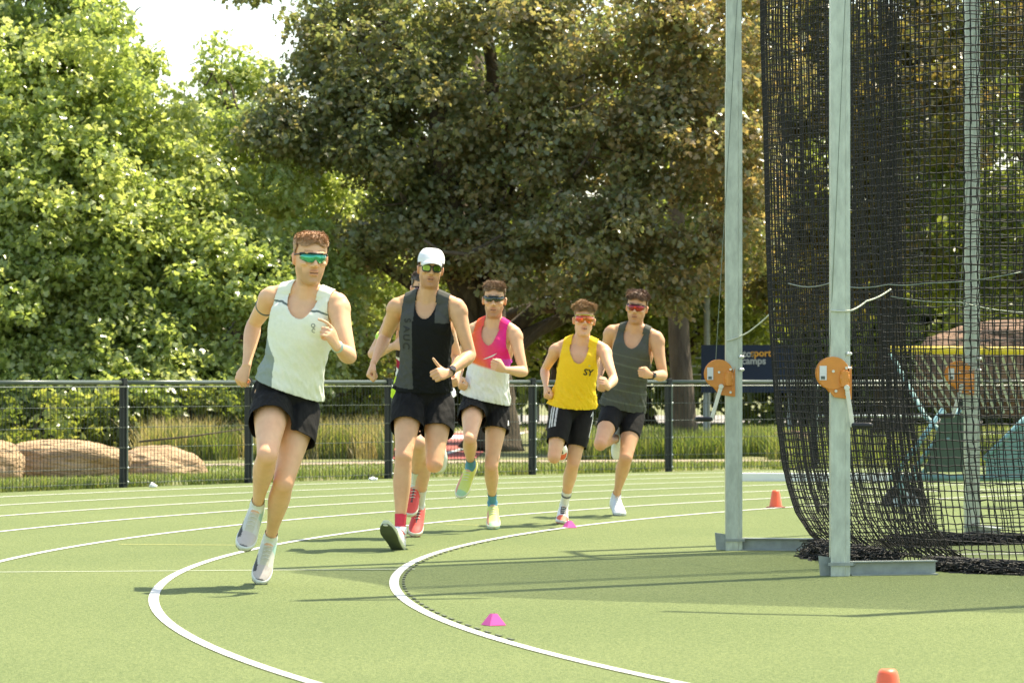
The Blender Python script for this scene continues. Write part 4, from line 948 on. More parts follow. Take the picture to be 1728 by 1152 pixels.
# ------------------------------------------------------------------ nets
def net(name, label, path, sag, z0, z1, cell=.046, r=.0040, seed=1, cat='safety net', wob=.006, rowk=1.0, gather=1.0):
    """cords of a hanging square-mesh net; path = list of (x,y); sag(s,z)->(dx,dy)"""
    g = np.random.default_rng(seed); path = np.array(path, float)
    d = np.concatenate([[0], np.cumsum(np.linalg.norm(np.diff(path, axis=0), axis=1))])
    # round the path
    sd = np.arange(0, d[-1], .02); pp = np.stack([np.interp(sd, d, path[:, 0]), np.interp(sd, d, path[:, 1])], 1)
    kk = 9; pad = np.concatenate([np.repeat(pp[:1], kk, 0), pp, np.repeat(pp[-1:], kk, 0)]); pp = np.stack([np.convolve(pad[:, c], np.ones(2 * kk + 1) / (2 * kk + 1), 'valid') for c in (0, 1)], 1)
    d2 = np.concatenate([[0], np.cumsum(np.linalg.norm(np.diff(pp, axis=0), axis=1))]); L = d2[-1]
    ns = int(L / cell * gather); nz = int((z1 - z0) / (cell * rowk)); S, Z = np.meshgrid(np.linspace(0, L, ns + 1), np.linspace(z0, z1, nz + 1), indexing='ij')
    S = S + g.normal(size=S.shape) * .0035 / gather; Zw = Z + g.normal(size=S.shape) * .0030
    X = np.interp(S, d2, pp[:, 0]); Y = np.interp(S, d2, pp[:, 1])
    dx, dy, dz = sag(S / L, Z); X = X + dx; Y = Y + dy; Zw = Zw + dz
    # folds
    tx = np.gradient(X, axis=0); ty = np.gradient(Y, axis=0); nl = np.hypot(tx, ty) + 1e-9; nx, ny = -ty / nl, tx / nl
    fo = wob * (np.sin(S * 23 + .6 * np.sin(Z * 1.3)) + .8 * np.sin(S * 61 + 1.1 * np.sin(Z * .9 + 2)) + .5 * np.sin(Z * 2.1 + S * 3))
    Pn = np.stack([X + nx * fo, Y + ny * fo, Zw], 2)
    def cords(Pa, rr):
        # Pa (ncord, npt, 3) triangular section tubes
        T = np.gradient(Pa, axis=1); T /= np.linalg.norm(T, axis=2, keepdims=True) + 1e-9
        ref = np.zeros_like(T); ref[..., 2] = 1; ref[np.abs(T[..., 2]) > .8] = (1, 0, 0)
        U = np.cross(T, ref); U /= np.linalg.norm(U, axis=2, keepdims=True) + 1e-9; W = np.cross(T, U)
        V = np.stack([Pa + rr * (math.cos(a) * U + math.sin(a) * W) for a in (0, 2.094, 4.189)], 2)   # (c,p,3,3)
        c, p = Pa.shape[:2]; idx = np.arange(c * p * 3).reshape(c, p, 3); f = []
        for j in range(3):
            k = (j + 1) % 3; f.append(np.stack([idx[:, :-1, j], idx[:, :-1, k], idx[:, 1:, k], idx[:, 1:, j]], -1).reshape(-1, 4))
        return V.reshape(-1, 3), np.concatenate(f)
    V1, F1 = cords(Pn, r); V2, F2 = cords(Pn.transpose(1, 0, 2), r)
    V = np.concatenate([V1, V2]); F = np.concatenate([F1, F2 + len(V1)])
    o = raw_mesh(name, V, F.ravel(), np.full(len(F), 4), M_net); tag(o, label, cat, 'black nets hanging in the throwing cage'); return o, Pn
def sagA(s, z):
    # side curtain: its left edge swings right towards the ground
    q = np.interp(z, [0, .05, .126, .255, .40, .55, .9, 1.5, 2.0], [.36, .31, .215, .135, .095, .066, .033, .01, 0]) + .075 * np.clip((3.2 - z) / 3.2, 0, 1)
    return q, -q * .7, 0 * z
pA = [(2.22, 20.25), (2.10, 20.7), (1.90, 21.2), (1.62, 21.75), (1.50, 21.98), (1.62, 22.2), (1.85, 22.3)]
net('cage_net', 'black net curtain gathered densely along the left side of the cage', pA, sagA, .04, 6.9, cell=.044, seed=3, wob=.006, gather=1.75)
net('cage_net', 'black net panel crossing the cage behind the gathered curtain', [(1.85, 22.3), (2.3, 22.5), (2.75, 22.9)], lambda s, z: (np.clip((1.3 - z) / 1.3, 0, 1.2) ** 2 * .1, 0 * z, 0 * z), .04, 6.9, cell=.048, seed=13, wob=.005)
def sagB(s, z):
    q = np.clip((1.3 - z) / 1.3, 0, 1.2) ** 2; return q * .10, -q * .05, 0 * z
pB = [(2.12, 20.5), (2.32, 20.0), (2.77, 19.62), (4.35, 18.85), (5.3, 18.4), (6.8, 17.9)]
net('cage_net', 'black square mesh net panel hanging across the near side of the cage', pB, sagB, .03, 6.9, cell=.047, seed=4, wob=.004)
pC = [(2.9, 23.3), (3.6, 23.7), (4.3, 23.9), (5.4, 23.2)]
net('cage_net', 'black net panel hanging along the far side of the cage', pC, sagB, .03, 6.9, cell=.050, seed=5, wob=.005)
def pile(path, wd, h, n, seed, label):
    g = np.random.default_rng(seed); path = np.array(path, float); b = MB()
    for k in range(n):
        t = g.uniform(0, 1) * (len(path) - 1); i = min(int(t), len(path) - 2); c = path[i] * (1 - t + i) + path[i + 1] * (t - i); T = unit(path[i + 1] - path[i]); N = np.array([-T[1], T[0]])
        pts = []; w0 = g.normal() * wd * .45; z0 = abs(g.normal()) * h * .35; ph = g.uniform(0, 6.28, 4); am = g.uniform(.03, .09)
        for q in np.linspace(-1, 1, 9):
            p2 = c + T * q * g.uniform(.1, .16) + N * (w0 + am * math.sin(q * 4 + ph[0])); zq = max(.005, z0 + h * .45 * math.sin(q * 3.3 + ph[1]) * .6 + .01)
            zq = min(zq, h * (1.05 - (abs(w0) / wd) ** 2 * .6)); pts.append((p2[0], p2[1], zq))
        b.tube(pts, .0036, 4)
    o = b.build('net_pile', M_net); tag(o, label, 'net', 'slack black net heaped on the ground'); return o
pile([(1.84, 21.55), (1.93, 21.0), (2.02, 20.55), (2.16, 20.35)], .07, .11, 700, 1, 'bunched black netting lying on the turf between the two left cage posts')
pile([(2.42, 20.0), (2.62, 19.72), (3.0, 19.45), (3.7, 19.15), (4.4, 18.8)], .08, .075, 1200, 2, 'long heap of slack black netting along the near right foot of the cage')
pile([(2.5, 22.9), (3.1, 23.1), (3.8, 23.3), (4.6, 23.3)], .09, .08, 600, 3, 'slack black netting on the turf along the far side of the cage')
# ropes tying the net
def rope(pts, label, r=.005, m=M_rope):
    b = MB(); P_ = [np.array(p) for p in pts]; out = []
    for i in range(len(P_) - 1):
        for q in np.linspace(0, 1, 7)[:-1]: out.append(P_[i] * (1 - q) + P_[i + 1] * q - np.array([0, 0, .03 * math.sin(q * math.pi) * np.linalg.norm(P_[i + 1] - P_[i])]))
    out.append(P_[-1]); b.tube(out, r, 6); return tag(b.build('tie_rope', m, smooth=True), label, 'rope')
rope([P(1226, 575, 22.24), P(1250, 567, 22.24), P(1275, 551, 22.1), P(1308, 520, 21.95)], 'pale rope tied from the left cage post up to the net edge')
rope([P(1402, 524, 19.36), P(1436, 524, 19.36), P(1462, 508, 19.5), P(1503, 488, 19.75)], 'pale rope tied from the nearest cage post to the net')
rope([P(1330, 478, 21.3), P(1400, 478, 20.6), P(1500, 480, 19.9), P(1560, 478, 19.7), P(1728, 458, 19.6)], 'thin grey line running level through the black net', .0032, M_cable)
rope([P(1503, 500, 19.8), P(1620, 510, 19.7), P(1740, 528, 19.7)], 'thin grey line sloping down across the near net panel', .0028, M_cable)

# ------------------------------------------------------------------ cones, markers, litter
def cone(px, py, h, label, sc=1.0):
    base = G(px, py); base[2] = .006; root = empty('traffic_cone', tuple(base)); tag(root, label, 'cone', 'small orange cones on the turf')
    b = MB(); th = np.arange(24) * 2 * math.pi / 24
    def ring(r, z, sq=0):
        c, s_ = np.cos(th), np.sin(th)
        if sq: f = 1 / np.maximum(np.abs(c), np.abs(s_)) ** .85; c, s_ = c * f, s_ * f
        return base + np.stack([r * c, r * s_, np.full(24, z)], 1)
    b.loft([ring(.056 * sc, .006), ring(.053 * sc, .014), ring(.034 * sc, h - .02), ring(.030 * sc, h - .008), ring(.024 * sc, h)]); b.build('cone_body', M_cone, root, smooth=True)
    b = MB(); b.loft([ring(.078 * sc, 0, 1), ring(.078 * sc, .006, 1), ring(.05 * sc, .008, 0)]); b.build('base_plate', mat('cone_base', (.28, .10, .07), .6), root)
    return root
cone(1309, 857, .145, 'orange cone standing on the lane line left of the black net', 1.0)
cone(1498, 1211, .150, 'orange cone cut off by the bottom edge of the picture, nearest the camera', 1.0)
def pyramid_marker(px, py, label):
    base = G(px, py); base[2] = .006; b = MB(); th = np.arange(28) * 2 * math.pi / 28
    def ring(r, z, dz=0): return base + np.stack([r * np.cos(th), r * np.sin(th), np.full(28, z)], 1)
    w, tw, h = .041, .012, .050
    def sq(w_, z): 
        a = .5; return [base + np.array([w_ * (x * math.cos(a) - y * math.sin(a)), w_ * (x * math.sin(a) + y * math.cos(a)), z]) for x, y in ((-1, -1), (1, -1), (1, 1), (-1, 1))]
    b.add(sq(w, 0) + sq(tw, h), [(0, 1, 5, 4), (1, 2, 6, 5), (2, 3, 7, 6), (3, 0, 4, 7)]); b.add(sq(w, 0), [(0, 1, 2, 3)][:0])
    o = b.build('marker_cone', M_pink); so = o.modifiers.new('s', 'SOLIDIFY'); so.thickness = .002; bv = o.modifiers.new('b', 'BEVEL'); bv.width = .0015
    return tag(o, label, 'marker', 'pink pyramid markers on the turf')
pyramid_marker(833, 1056, 'bright pink pyramid marker inside the bend, nearest the camera')
pyramid_marker(961, 891, 'bright pink pyramid marker on the inner lane line beside a red and white shoe')
def litter(px, py, seed, label):
    g = np.random.default_rng(seed); c = G(px, py); b = MB(); b.ell(c + (0, 0, .016), (.045, .03, .022), nu=20, nv=12); V = b.v[0]; V += .3 * (V - c) * fnoise(V, 60, seed)[:, None] + g.normal(size=V.shape) * .004; V[:, 2] = np.maximum(V[:, 2], .006)
    tag(b.build('litter', M_litter, smooth=False), label, 'litter')
litter(258, 822.5, 1, 'crumpled white plastic scrap by the fence foot beside the left post')
litter(630, 810.5, 2, 'small white plastic scrap by the fence foot left of the white-capped person')
# low white kerb board behind the cage
b = MB(); a = G(1244, 812); c = G(1560, 812); b.box((a + c) / 2 + (0, 0, .045), (np.linalg.norm(c - a), .08, .09), [unit(c - a), np.array([0, 1, 0]), (0, 0, 1)])
tag(b.build('kerb_board', M_white, bevel=.006), 'low white board lying on the turf behind the left cage post', 'board')

# ------------------------------------------------------------------ portable goal behind the cage
gy = 30.0
goal = empty('portable_goal', tuple(P(1600, 845, gy) * (1, 1, 0))); tag(goal, 'wheeled goal with yellow padded bar and teal frame behind the net', 'goal')
def gp_(px, py, dy=0): return P(px, py, gy + dy)
def strip(name, m, pts, r, sm=True, par=None, n=8):
    b = MB(); b.tube(pts, r, n); return b.build(name, m, par or goal, smooth=sm)
strip('padded_crossbar', M_yellow, [gp_(1503, 590), gp_(1600, 591), gp_(1740, 592), gp_(1800, 592)], .034)
strip('goal_post', M_tealp, [gp_(1503, 596, 1.4), gp_(1560, 700, .7), gp_(1600, 742)], .022)
for k, (q0, q1) in enumerate((((1512, 800), (1592, 690)), ((1540, 796), (1620, 690)), ((1556, 800), (1634, 708)))):
    strip('frame_rail', M_teal, [gp_(*q0, k * .1), gp_(*q1, k * .1)], .022)
strip('frame_rail', M_teal, [gp_(1660, 775), gp_(1745, 690)], .022)
strip('frame_rail', M_tealp, [gp_(1500, 806), gp_(1640, 806), gp_(1800, 806)], .030)
b = MB(); b.prism([gp_(*q) for q in ((1590, 700), (1650, 700), (1650, 796), (1560, 796))], (0, .03, 0)); b.build('side_panel', mat('dark_green_panel', (.05, .085, .055), .6), goal)
b = MB(); b.prism([gp_(*q) for q in ((1664, 772), (1740, 700), (1800, 700), (1800, 802), (1664, 802))], (0, .03, 0)); b.build('side_panel', M_tealp, goal)
b = MB(); wc = gp_(1527, 852); b.tube([wc - (0, .05, 0), wc + (0, .05, 0)], [.185, .185], 28)
wh = b.build('wheel', M_rub, goal, smooth=False); b = MB(); b.tube([wc - (0, .06, 0), wc + (0, .06, 0)], .115, 24); b.build('rim', mat('rim_pale', (.62, .70, .66), .5), wh)
strip('wheel_fork', M_tealp, [gp_(1527, 852, -.08), gp_(1515, 800, -.08)], .025)
g = np.random.default_rng(8); b = MB()
for k in range(12):
    x0 = 1520 + k * 17; b.tube([gp_(x0 + q * (62 - k * 3), 598 + q * 98, .35 * q + .02 * math.sin(q * 5)) for q in np.linspace(0, 1, 8)], .013, 4)
b.build('goal_netting', M_goalnet, goal)
strip('side_guard', M_gbar, [gp_(1380, 701, 2), gp_(1560, 702, 2)], .012)

# ------------------------------------------------------------------ rocks
def boulder(c, rad, seed, m, label, flat=.0):
    b = MB(); b.ell((0, 0, 0), (1, 1, 1), nu=64, nv=40); V = b.v[0].copy(); u = V.copy()
    n = np.sign(V) * np.abs(V) ** .72; V = n / np.maximum(1e-6, np.linalg.norm(n, axis=1, keepdims=True)) * (.55 + .45 * np.linalg.norm(n, axis=1, keepdims=True))
    V = V * (1 + .13 * np.round(fnoise(u, 4.0, seed) * 3)[:, None] / 3 * .6 + .07 * fnoise(u, 3.0, seed)[:, None] + .035 * fnoise(u, 9, seed + 1)[:, None] + .012 * fnoise(u, 28, seed + 2)[:, None])
    V[:, 2] += flat * V[:, 0]; V = V * np.array(rad) + np.array(c); V[:, 2] = np.maximum(V[:, 2], -.05); b.v[0] = V
    o = b.build('boulder', m, smooth=True); return tag(o, label, 'boulder', 'sandstone boulders')
boulder(P(110, 800, 39.5) * (1, 1, 0) + (0, 0, .12), (.72, .55, .30), 1, M_rock, 'long flat-topped sandstone boulder left of the first fence post')
boulder(P(270, 800, 40.5) * (1, 1, 0) + (0, 0, .04), (.52, .5, .28), 2, M_rock, 'low rounded sandstone boulder right of the first fence post', -.12)
boulder(P(-20, 800, 38.6) * (1, 1, 0) + (0, 0, .10), (.36, .4, .34), 3, M_rock, 'sandstone boulder cut by the left edge of the picture')
boulder(P(1690, 600, 47) * (1, 1, 0) + (0, 0, 1.22), (1.20, .7, .60), 4, M_rock2, 'tall red sandstone boulder standing behind the throwing cage')
boulder(P(1330, 760, 50) * (1, 1, 0) + (0, 0, .12), (.35, .3, .22), 5, M_rock2, 'small reddish rock in the grass just left of the black net')

# ------------------------------------------------------------------ things beyond the fence
b = MB(); sg = empty('sign_board', tuple(P(1284, 660, 55) * (1, 1, 0))); tag(sg, 'dark blue banner with orange and pale lettering behind the left cage post', 'sign')
Ys = 55.0; b.box(P(1262, 622, Ys), (1.45, .04, .74)); pb = b.build('panel', M_skyblue, sg)
for xx in (1190, 1332): 
    b = MB(); q = P(xx, 640, Ys + .06); b.box((q[0], q[1], 1.4 / 2), (.06, .05, 1.4)); b.build('leg', M_gbar, sg)
def text3d(txt, p, hgt, m, par, name='lettering', ext=.004):
    cu = bpy.data.curves.new('t', 'FONT'); cu.body = txt; cu.size = hgt; cu.align_x = 'CENTER'; cu.align_y = 'CENTER'; cu.extrude = ext; cu.offset = .004
    to = bpy.data.objects.new('t', cu); COL.objects.link(to); dg = bpy.context.evaluated_depsgraph_get(); me = bpy.data.meshes.new_from_object(to.evaluated_get(dg)); bpy.data.objects.remove(to)
    me.transform(Matrix.Translation(Vector(p)) @ Matrix.Rotation(R_(90), 4, 'X')); me.name = name; me.materials.clear(); me.materials.append(m)
    o = bpy.data.objects.new(name, me); COL.objects.link(o); o.parent = par; o.matrix_parent_inverse = Matrix.Translation(-Vector(par.location)) if par.parent is None else Matrix(); return o
text3d('sports', P(1287, 596, Ys - .03), .15, M_letter_o, pb); text3d('actor', P(1257, 597, Ys - .03), .15, M_letter, pb); text3d('camps', P(1272, 609, Ys - .03), .15, M_letter, pb)
# grey tubular barrier and lamp post between the trees
br = empty('tube_barrier', tuple(P(1180, 700, 60) * (1, 1, 0))); tag(br, 'pale tubular gate frame beyond the fence left of the cage post', 'barrier')
def tb(pts, r, nm='bar'): 
    b = MB(); b.tube(pts, r, 8); b.build(nm, M_gbar, br, smooth=True)
tb([P(1148, 590, 60), P(1196, 589, 60), P(1205, 594, 60), P(1207, 606, 60), P(1207, 700, 60)], .022, 'frame'); 
for yy in (604, 618, 632): tb([P(1148, yy, 60), P(1207, yy, 60)], .010)
lp = MB(); q = P(1193, 700, 58); lp.tube([(q[0], q[1], 0), (q[0], q[1], 2.4), (q[0], q[1], 5.2)], [.055, .05, .035], 12); lp.tube([(q[0], q[1], 5.1), (q[0] - .5, q[1], 5.25)], .03, 8); lp.box((q[0] - .6, q[1], 5.24), (.4, .16, .08))
tag(lp.build('lamp_post', M_galvd, smooth=False), 'slim grey lamp post beyond the fence beside the pale gate frame', 'lamp post')
# railing far away along the pavement
rl = empty('railing', tuple(P(880, 690, 84) * (1, 1, 0))); tag(rl, 'distant pale railing with a row of uprights beyond the grass', 'railing')
b = MB(); b.tube([P(600, 598, 84) , P(930, 598, 84)], .03, 6); b.tube([P(600, 660, 84), P(930, 660, 84)], .03, 6); b.build('rails', M_gbar, rl)
for x in range(600, 936, 28):
    b = MB(); b.tube([P(x, 598, 84), P(x, 712, 84)], .035, 6); b.build('upright', M_gbar, rl)
# log-like fallen branch left
b = MB(); b.tube([P(235, 745, 43), P(330, 735, 43.5), P(420, 722, 44)], [.014, .012, .006], 7); tag(b.build('fallen_branch', M_bark, smooth=True), 'thin bare branch lying across the tall grass right of the boulders', 'branch')
# ------------------------------------------------------------------ trees
LEAF = np.array([(0, 0, 0), (.30, .02, .03), (.50, .30, .10), (.24, .36, .04), (.34, .72, .08), (0, 1, 0), (-.34, .72, .08), (-.24, .36, .04), (-.50, .30, .10), (-.30, .02, .03)])
def leaves(centers, nl, spread, size, seed, name, m, parent, bias=None, up=.45, rmap=None, flat=.6, face=(0, 0, 0)):
    g = np.random.default_rng(seed); n = len(centers) * nl; c = np.repeat(centers, nl, 0)
    off = g.normal(size=(n, 3)); off /= np.linalg.norm(off, axis=1, keepdims=True); off *= (g.uniform(0, 1, (n, 1)) ** .5) * spread; off[:, 2] *= flat
    p = c + off
    nr = g.normal(size=(n, 3)) * .75 + off / spread * .5; nr[:, 2] += up * 1.6; nr += np.array(face); nr /= np.linalg.norm(nr, axis=1, keepdims=True)
    t = g.normal(size=(n, 3)); t[:, 2] -= .5; t += off / spread * .8; t -= nr * (t * nr).sum(1, keepdims=True); t /= np.linalg.norm(t, axis=1, keepdims=True)
    s = np.cross(t, nr); sz = size * g.uniform(.6, 1.25, (n, 1, 1))
    V = p[:, None, :] + sz * (LEAF[None, :, 0:1] * s[:, None] + LEAF[None, :, 1:2] * t[:, None] + LEAF[None, :, 2:3] * nr[:, None] * g.uniform(-.6, 2.2, (n, 1, 1)))
    V[:, 5] -= sz[:, 0] * .18 * nr     # tip droops
    base = np.arange(n)[:, None] * 10
    F = np.stack([base + np.array([0, 1, 2, 3, 5]), base + np.array([3, 4, 5]).tolist() + [0, 0]], 1) if False else None
    q = np.concatenate([base + np.array([[0, 1, 2, 3]]), base + np.array([[0, 3, 4, 5]]), base + np.array([[0, 5, 6, 7]]), base + np.array([[0, 7, 8, 9]])], 1).reshape(-1, 4)
    r = g.uniform(0, 1, n) * .55 + np.repeat(g.uniform(0, 1, len(centers)), nl) * .45
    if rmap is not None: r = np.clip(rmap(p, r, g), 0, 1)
    return raw_mesh(name, V.reshape(-1, 3), q.ravel(), np.full(len(q), 4), m, parent, {'rnd': ('FACE', np.repeat(r, 4))}, smooth=False)

def clusters(blobs, dens, seed, gap=.0, gsc=1.2):
    """points in the shells of a set of ellipsoids: (x,y,z, rx,ry,rz)"""
    g = np.random.default_rng(seed); out = []
    for bx in blobs:
        c, r = np.array(bx[:3]), np.array(bx[3:6]); area = (r[0] * r[1] + r[1] * r[2] + r[0] * r[2]) * 4.2; n = int(area * dens)
        d = g.normal(size=(n, 3)); d /= np.linalg.norm(d, axis=1, keepdims=True); rad = g.uniform(.25, 1, (n, 1)) ** .45
        p = c + d * rad * r * (1 + .16 * fnoise(d * 1.0 + c, 4.5, seed)[:, None]); out.append(p)
    p = np.concatenate(out); k = fnoise(p, gsc, seed + 3) > gap - 1.0 if gap == 0 else fnoise(p, gsc, seed + 3) > gap
    p = p[k]; return p[p[:, 2] > .1]

def tree(name, label, base, trunk, blobs, m, dens, nl, spread, size, seed, group, tr=.25, gap=-.5, rmap=None, limbs=12, gsc=1.6, up=.45, cull=True, extra_limbs=(), face=(0, 0, 0)):
    g = np.random.default_rng(seed); base = np.array(base, float); root = empty(name, (float(base[0]), float(base[1]), 0)); tag(root, label, 'tree', group)
    b = MB(); pts = [base + np.array(p) for p in trunk]; n = len(pts)
    fine = []; 
    for i in range(n - 1):
        for q in np.linspace(0, 1, 7)[:-1]: fine.append(pts[i] * (1 - q) + pts[i + 1] * q + np.array([.03 * math.sin(i * 3 + q * 5 + seed), .03 * math.cos(i * 2 + q * 4), 0]))
    fine.append(pts[-1]); H = fine[-1][2] - fine[0][2]
    rad = [tr * (1 - .75 * (p[2] - fine[0][2]) / max(H, .1)) * (1 + .55 * math.exp(-(p[2] - fine[0][2]) * 4)) for p in fine]
    b.tube(fine, rad, 14); t_o = b.build('trunk', M_bark, root, smooth=True)
    C = clusters(blobs, dens, seed, gap, gsc)
    b = MB(); 
    for k in range(limbs):
        bl = np.array(blobs[g.integers(len(blobs))]); e = bl[:3] + g.normal(size=3) * bl[3:6] * .25; i0 = g.integers(len(fine) // 3, len(fine)); a = fine[i0]
        if e[2] < a[2] - 1.0: a = fine[max(2, len(fine) // 3)]
        mid = (a + e) / 2 + g.normal(size=3) * .25 + (0, 0, .3); L = [a * (1 - q) ** 2 + 2 * mid * q * (1 - q) + e * q * q for q in np.linspace(0, 1, 9)]
        r0 = rad[i0] * g.uniform(.3, .55); b.tube(L, np.linspace(r0, .012, 9).tolist(), 7)
        for j in range(4):
            s_ = L[g.integers(3, 9)]; e2 = s_ + g.normal(size=3) * .3; b.tube([s_, (s_ + e2) / 2 + g.normal(size=3) * .1, e2], [.02, .014, .005], 5)
    for L in extra_limbs:
        b.tube([np.array(p[:3]) for p in L], [p[3] for p in L], 8)
    b.build('branches', M_bark, root, smooth=True)
    # fine twigs inside clusters
    if len(C):
        leaves(C, nl, spread, size, seed + 50, 'crown', m, root, rmap=rmap, up=up, face=face)
    return root, len(C)
TS = 3.0
def B(px, py, Y, rx, rz, ry=None):
    """crown lobe given where it stands: centre, then radii in metres"""
    k = (Y + TS) / Y; p = P(px, py, Y + TS); return (p[0], p[1], p[2], rx * k, (ry if ry else rx * .8) * k, rz * k)
cnt = 0
GL = 'bright green trees at the left beyond the fence'
def bright(p, r, g): return r
# left tree, tall, rising out of the top of the picture
xb = lambda px, Y: (P(px, 700, Y + TS) * (1, 1, 0))
def PT(a, b, c): return P(a, b, c + TS)
_, c = tree('plane_tree', 'tall bright green tree filling the left edge and rising out of the picture', xb(60, 50), [(0, 0, 0), (.1, 0, 2), (-.1, .1, 5), (0, 0, 8)],
    [B(30, 30, 50, 1.3, 1.5), B(-40, 200, 49, 1.3, 1.6), B(90, 190, 48.5, 1.3, 1.5), B(20, 360, 48, 1.5, 1.5), B(120, 380, 47.6, 1.3, 1.3), B(20, 520, 47.4, 1.5, 1.2), B(-80, 450, 48, 1.3, 1.8), B(140, 90, 50, .6, 1.1), B(60, -150, 50, 1.2, 1.6), B(90, 620, 47.5, 1.2, .7), B(20, 665, 47, 1.3, .45), B(130, 672, 46.6, 1.0, .4)],
    M_leafL, 6.5, 62, .34, .095, 21, GL, gap=-.55, limbs=16); cnt += c
_, c = tree('plane_tree', 'bright green tree with a pointed top left of the sky gap', xb(215, 51), [(0, 0, 0), (.1, 0, 2), (0, .1, 4.5), (.05, 0, 6.0)],
    [B(180, 45, 51, .18, .55), B(205, 150, 50.5, .55, .8), B(250, 260, 49.5, 1.1, 1.0), B(290, 360, 48.8, 1.2, 1.1), B(230, 460, 48, 1.2, 1.1), B(300, 560, 47.8, 1.3, .9), B(190, 620, 47.2, 1.1, .7), B(250, 668, 46.8, 1.1, .45)],
    M_leafL, 7, 60, .32, .092, 22, GL, gap=-.55, limbs=14); cnt += c
_, c = tree('plane_tree', 'round-topped bright green tree right of the sky gap, behind the leading runner', xb(400, 53), [(0, 0, 0), (.1, 0, 2), (0, .1, 4), (.05, 0, 5.4)],
    [B(378, 112, 54, .40, .38), B(440, 140, 54, .42, .28), B(390, 215, 53.5, .75, .55), B(345, 270, 51.5, .9, .9), B(430, 300, 50.5, 1.1, 1.0), B(460, 410, 49, 1.0, 1.0), B(400, 500, 48, 1.2, 1.0), B(470, 590, 47.6, 1.0, .8), B(350, 640, 47.4, 1.0, .5), B(420, 672, 47, .9, .4), B(535, 340, 51, .5, .8), B(545, 520, 48.8, .6, .9)],
    M_leafL, 7, 60, .32, .09, 23, GL, gap=-.5, limbs=14); cnt += c
# understorey bushes along the left
def bush(label, blobs, m, seed, dens=6, nl=30, size=.10, name='bush', group='shrubs beyond the fence', spread=.26, up=.35):
    c0 = np.array(blobs[0][:3]); root = empty(name, (float(c0[0]), float(c0[1]), 0)); tag(root, label, 'shrub', group)
    C = clusters(blobs, dens, seed, -.6, 2.2); g = np.random.default_rng(seed); b = MB()
    for k in range(10):
        e = C[g.integers(len(C))]; b.tube([(c0[0] + g.normal() * .1, c0[1] + g.normal() * .1, 0), (np.array([c0[0], c0[1], 0]) + e) / 2 + g.normal(size=3) * .1, e], [.03, .02, .006], 5)
    b.build('stems', M_bark, root); leaves(C, nl, spread, size, seed + 9, 'foliage', m, root, up=up)
    return len(C)
cnt += bush('leafy green bush hanging behind the long left boulder', [B(60, 715, 45.5, 1.2, .40), B(150, 705, 46, .9, .42)], M_leafG, 31)
cnt += bush('leafy green bush behind the fence right of the first fence post', [B(290, 705, 46.5, .9, .42), B(390, 700, 46.8, .8, .42)], M_leafG, 32)
cnt += bush('leafy bush behind the leading runner beside the fence', [B(560, 640, 49, 1.0, .75), B(600, 690, 49.5, .6, .5), B(510, 700, 48.5, .8, .4)], M_leafG, 33)
cnt += bush('bush with bright leaves behind the white-capped person', [B(640, 560, 50.5, .7, .9), B(620, 460, 51, .7, .7)], M_leafL, 34)
# the big copper tree in the middle
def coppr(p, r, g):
    # browner towards the right side of the crown (leaf colour itself)
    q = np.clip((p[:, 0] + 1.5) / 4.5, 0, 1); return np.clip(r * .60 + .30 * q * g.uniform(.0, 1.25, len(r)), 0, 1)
_, c = tree('maple_tree', 'huge dark copper-leaved maple with two thick stems in the middle of the picture', xb(834, 50.0), [(0, 0, 0), (-.02, .1, .8), (-.05, .3, 1.8), (-.15, .8, 3.4), (-.25, 1.2, 6)],
    [B(640, 60, 50, 1.3, 1.3), B(560, 200, 49.5, 1.2, .9), B(475, 215, 49, .70, .28), B(548, 60, 50.5, .28, .35), B(430, -20, 50, .65, .10), B(600, 10, 51, .7, .9), B(690, 240, 49.3, 1.3, 1.1), B(860, 110, 49.3, 1.5, 1.4), B(1010, 90, 48.5, 1.5, 1.4), B(1180, 100, 49, 1.4, 1.5), B(1010, 270, 47.6, 1.5, 1.1), B(1170, 310, 48.2, 1.3, 1.2), B(880, 330, 49.0, 1.2, .9), B(620, 330, 49, 1.1, .8), B(700, 400, 49.5, 1.1, .6), B(960, 430, 48.3, 1.3, .8), B(1120, 450, 48.6, 1.1, .7), B(1250, 400, 49.5, .8, .8), B(1230, 250, 50, .8, 1.4), B(580, 420, 50.2, .7, .4)],
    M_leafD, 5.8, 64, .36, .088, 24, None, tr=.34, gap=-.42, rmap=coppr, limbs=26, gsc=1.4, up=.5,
    extra_limbs=[[(*PT(834, 690, 50.1), .20), (*PT(832, 560, 50.3), .17), (*PT(838, 480, 50.3), .15), (*PT(832, 390, 50.2), .14), (*PT(843, 300, 50.0), .13), (*PT(827, 210, 50.0), .12), (*PT(832, 120, 50.2), .10), (*PT(815, 20, 50.6), .08), (*PT(830, -60, 49), .10)],
                 [(*PT(828, 640, 50.1), .20), (*PT(790, 540, 50.2), .19), (*PT(762, 380, 49.4), .20), (*PT(756, 310, 49.2), .18), (*PT(744, 240, 49.2), .15), (*PT(735, 130, 49.6), .12)],
                 [(*PT(715, 405, 48.2), .02), (*PT(745, 425, 48.2), .03), (*PT(790, 430, 48.2), .035), (*PT(850, 395, 48.2), .02)],
                 [(*PT(840, 540, 51.6), .12), (*PT(900, 520, 51), .11), (*PT(985, 515, 50.6), .07), (*PT(1080, 500, 50.2), .04)]]); cnt += c
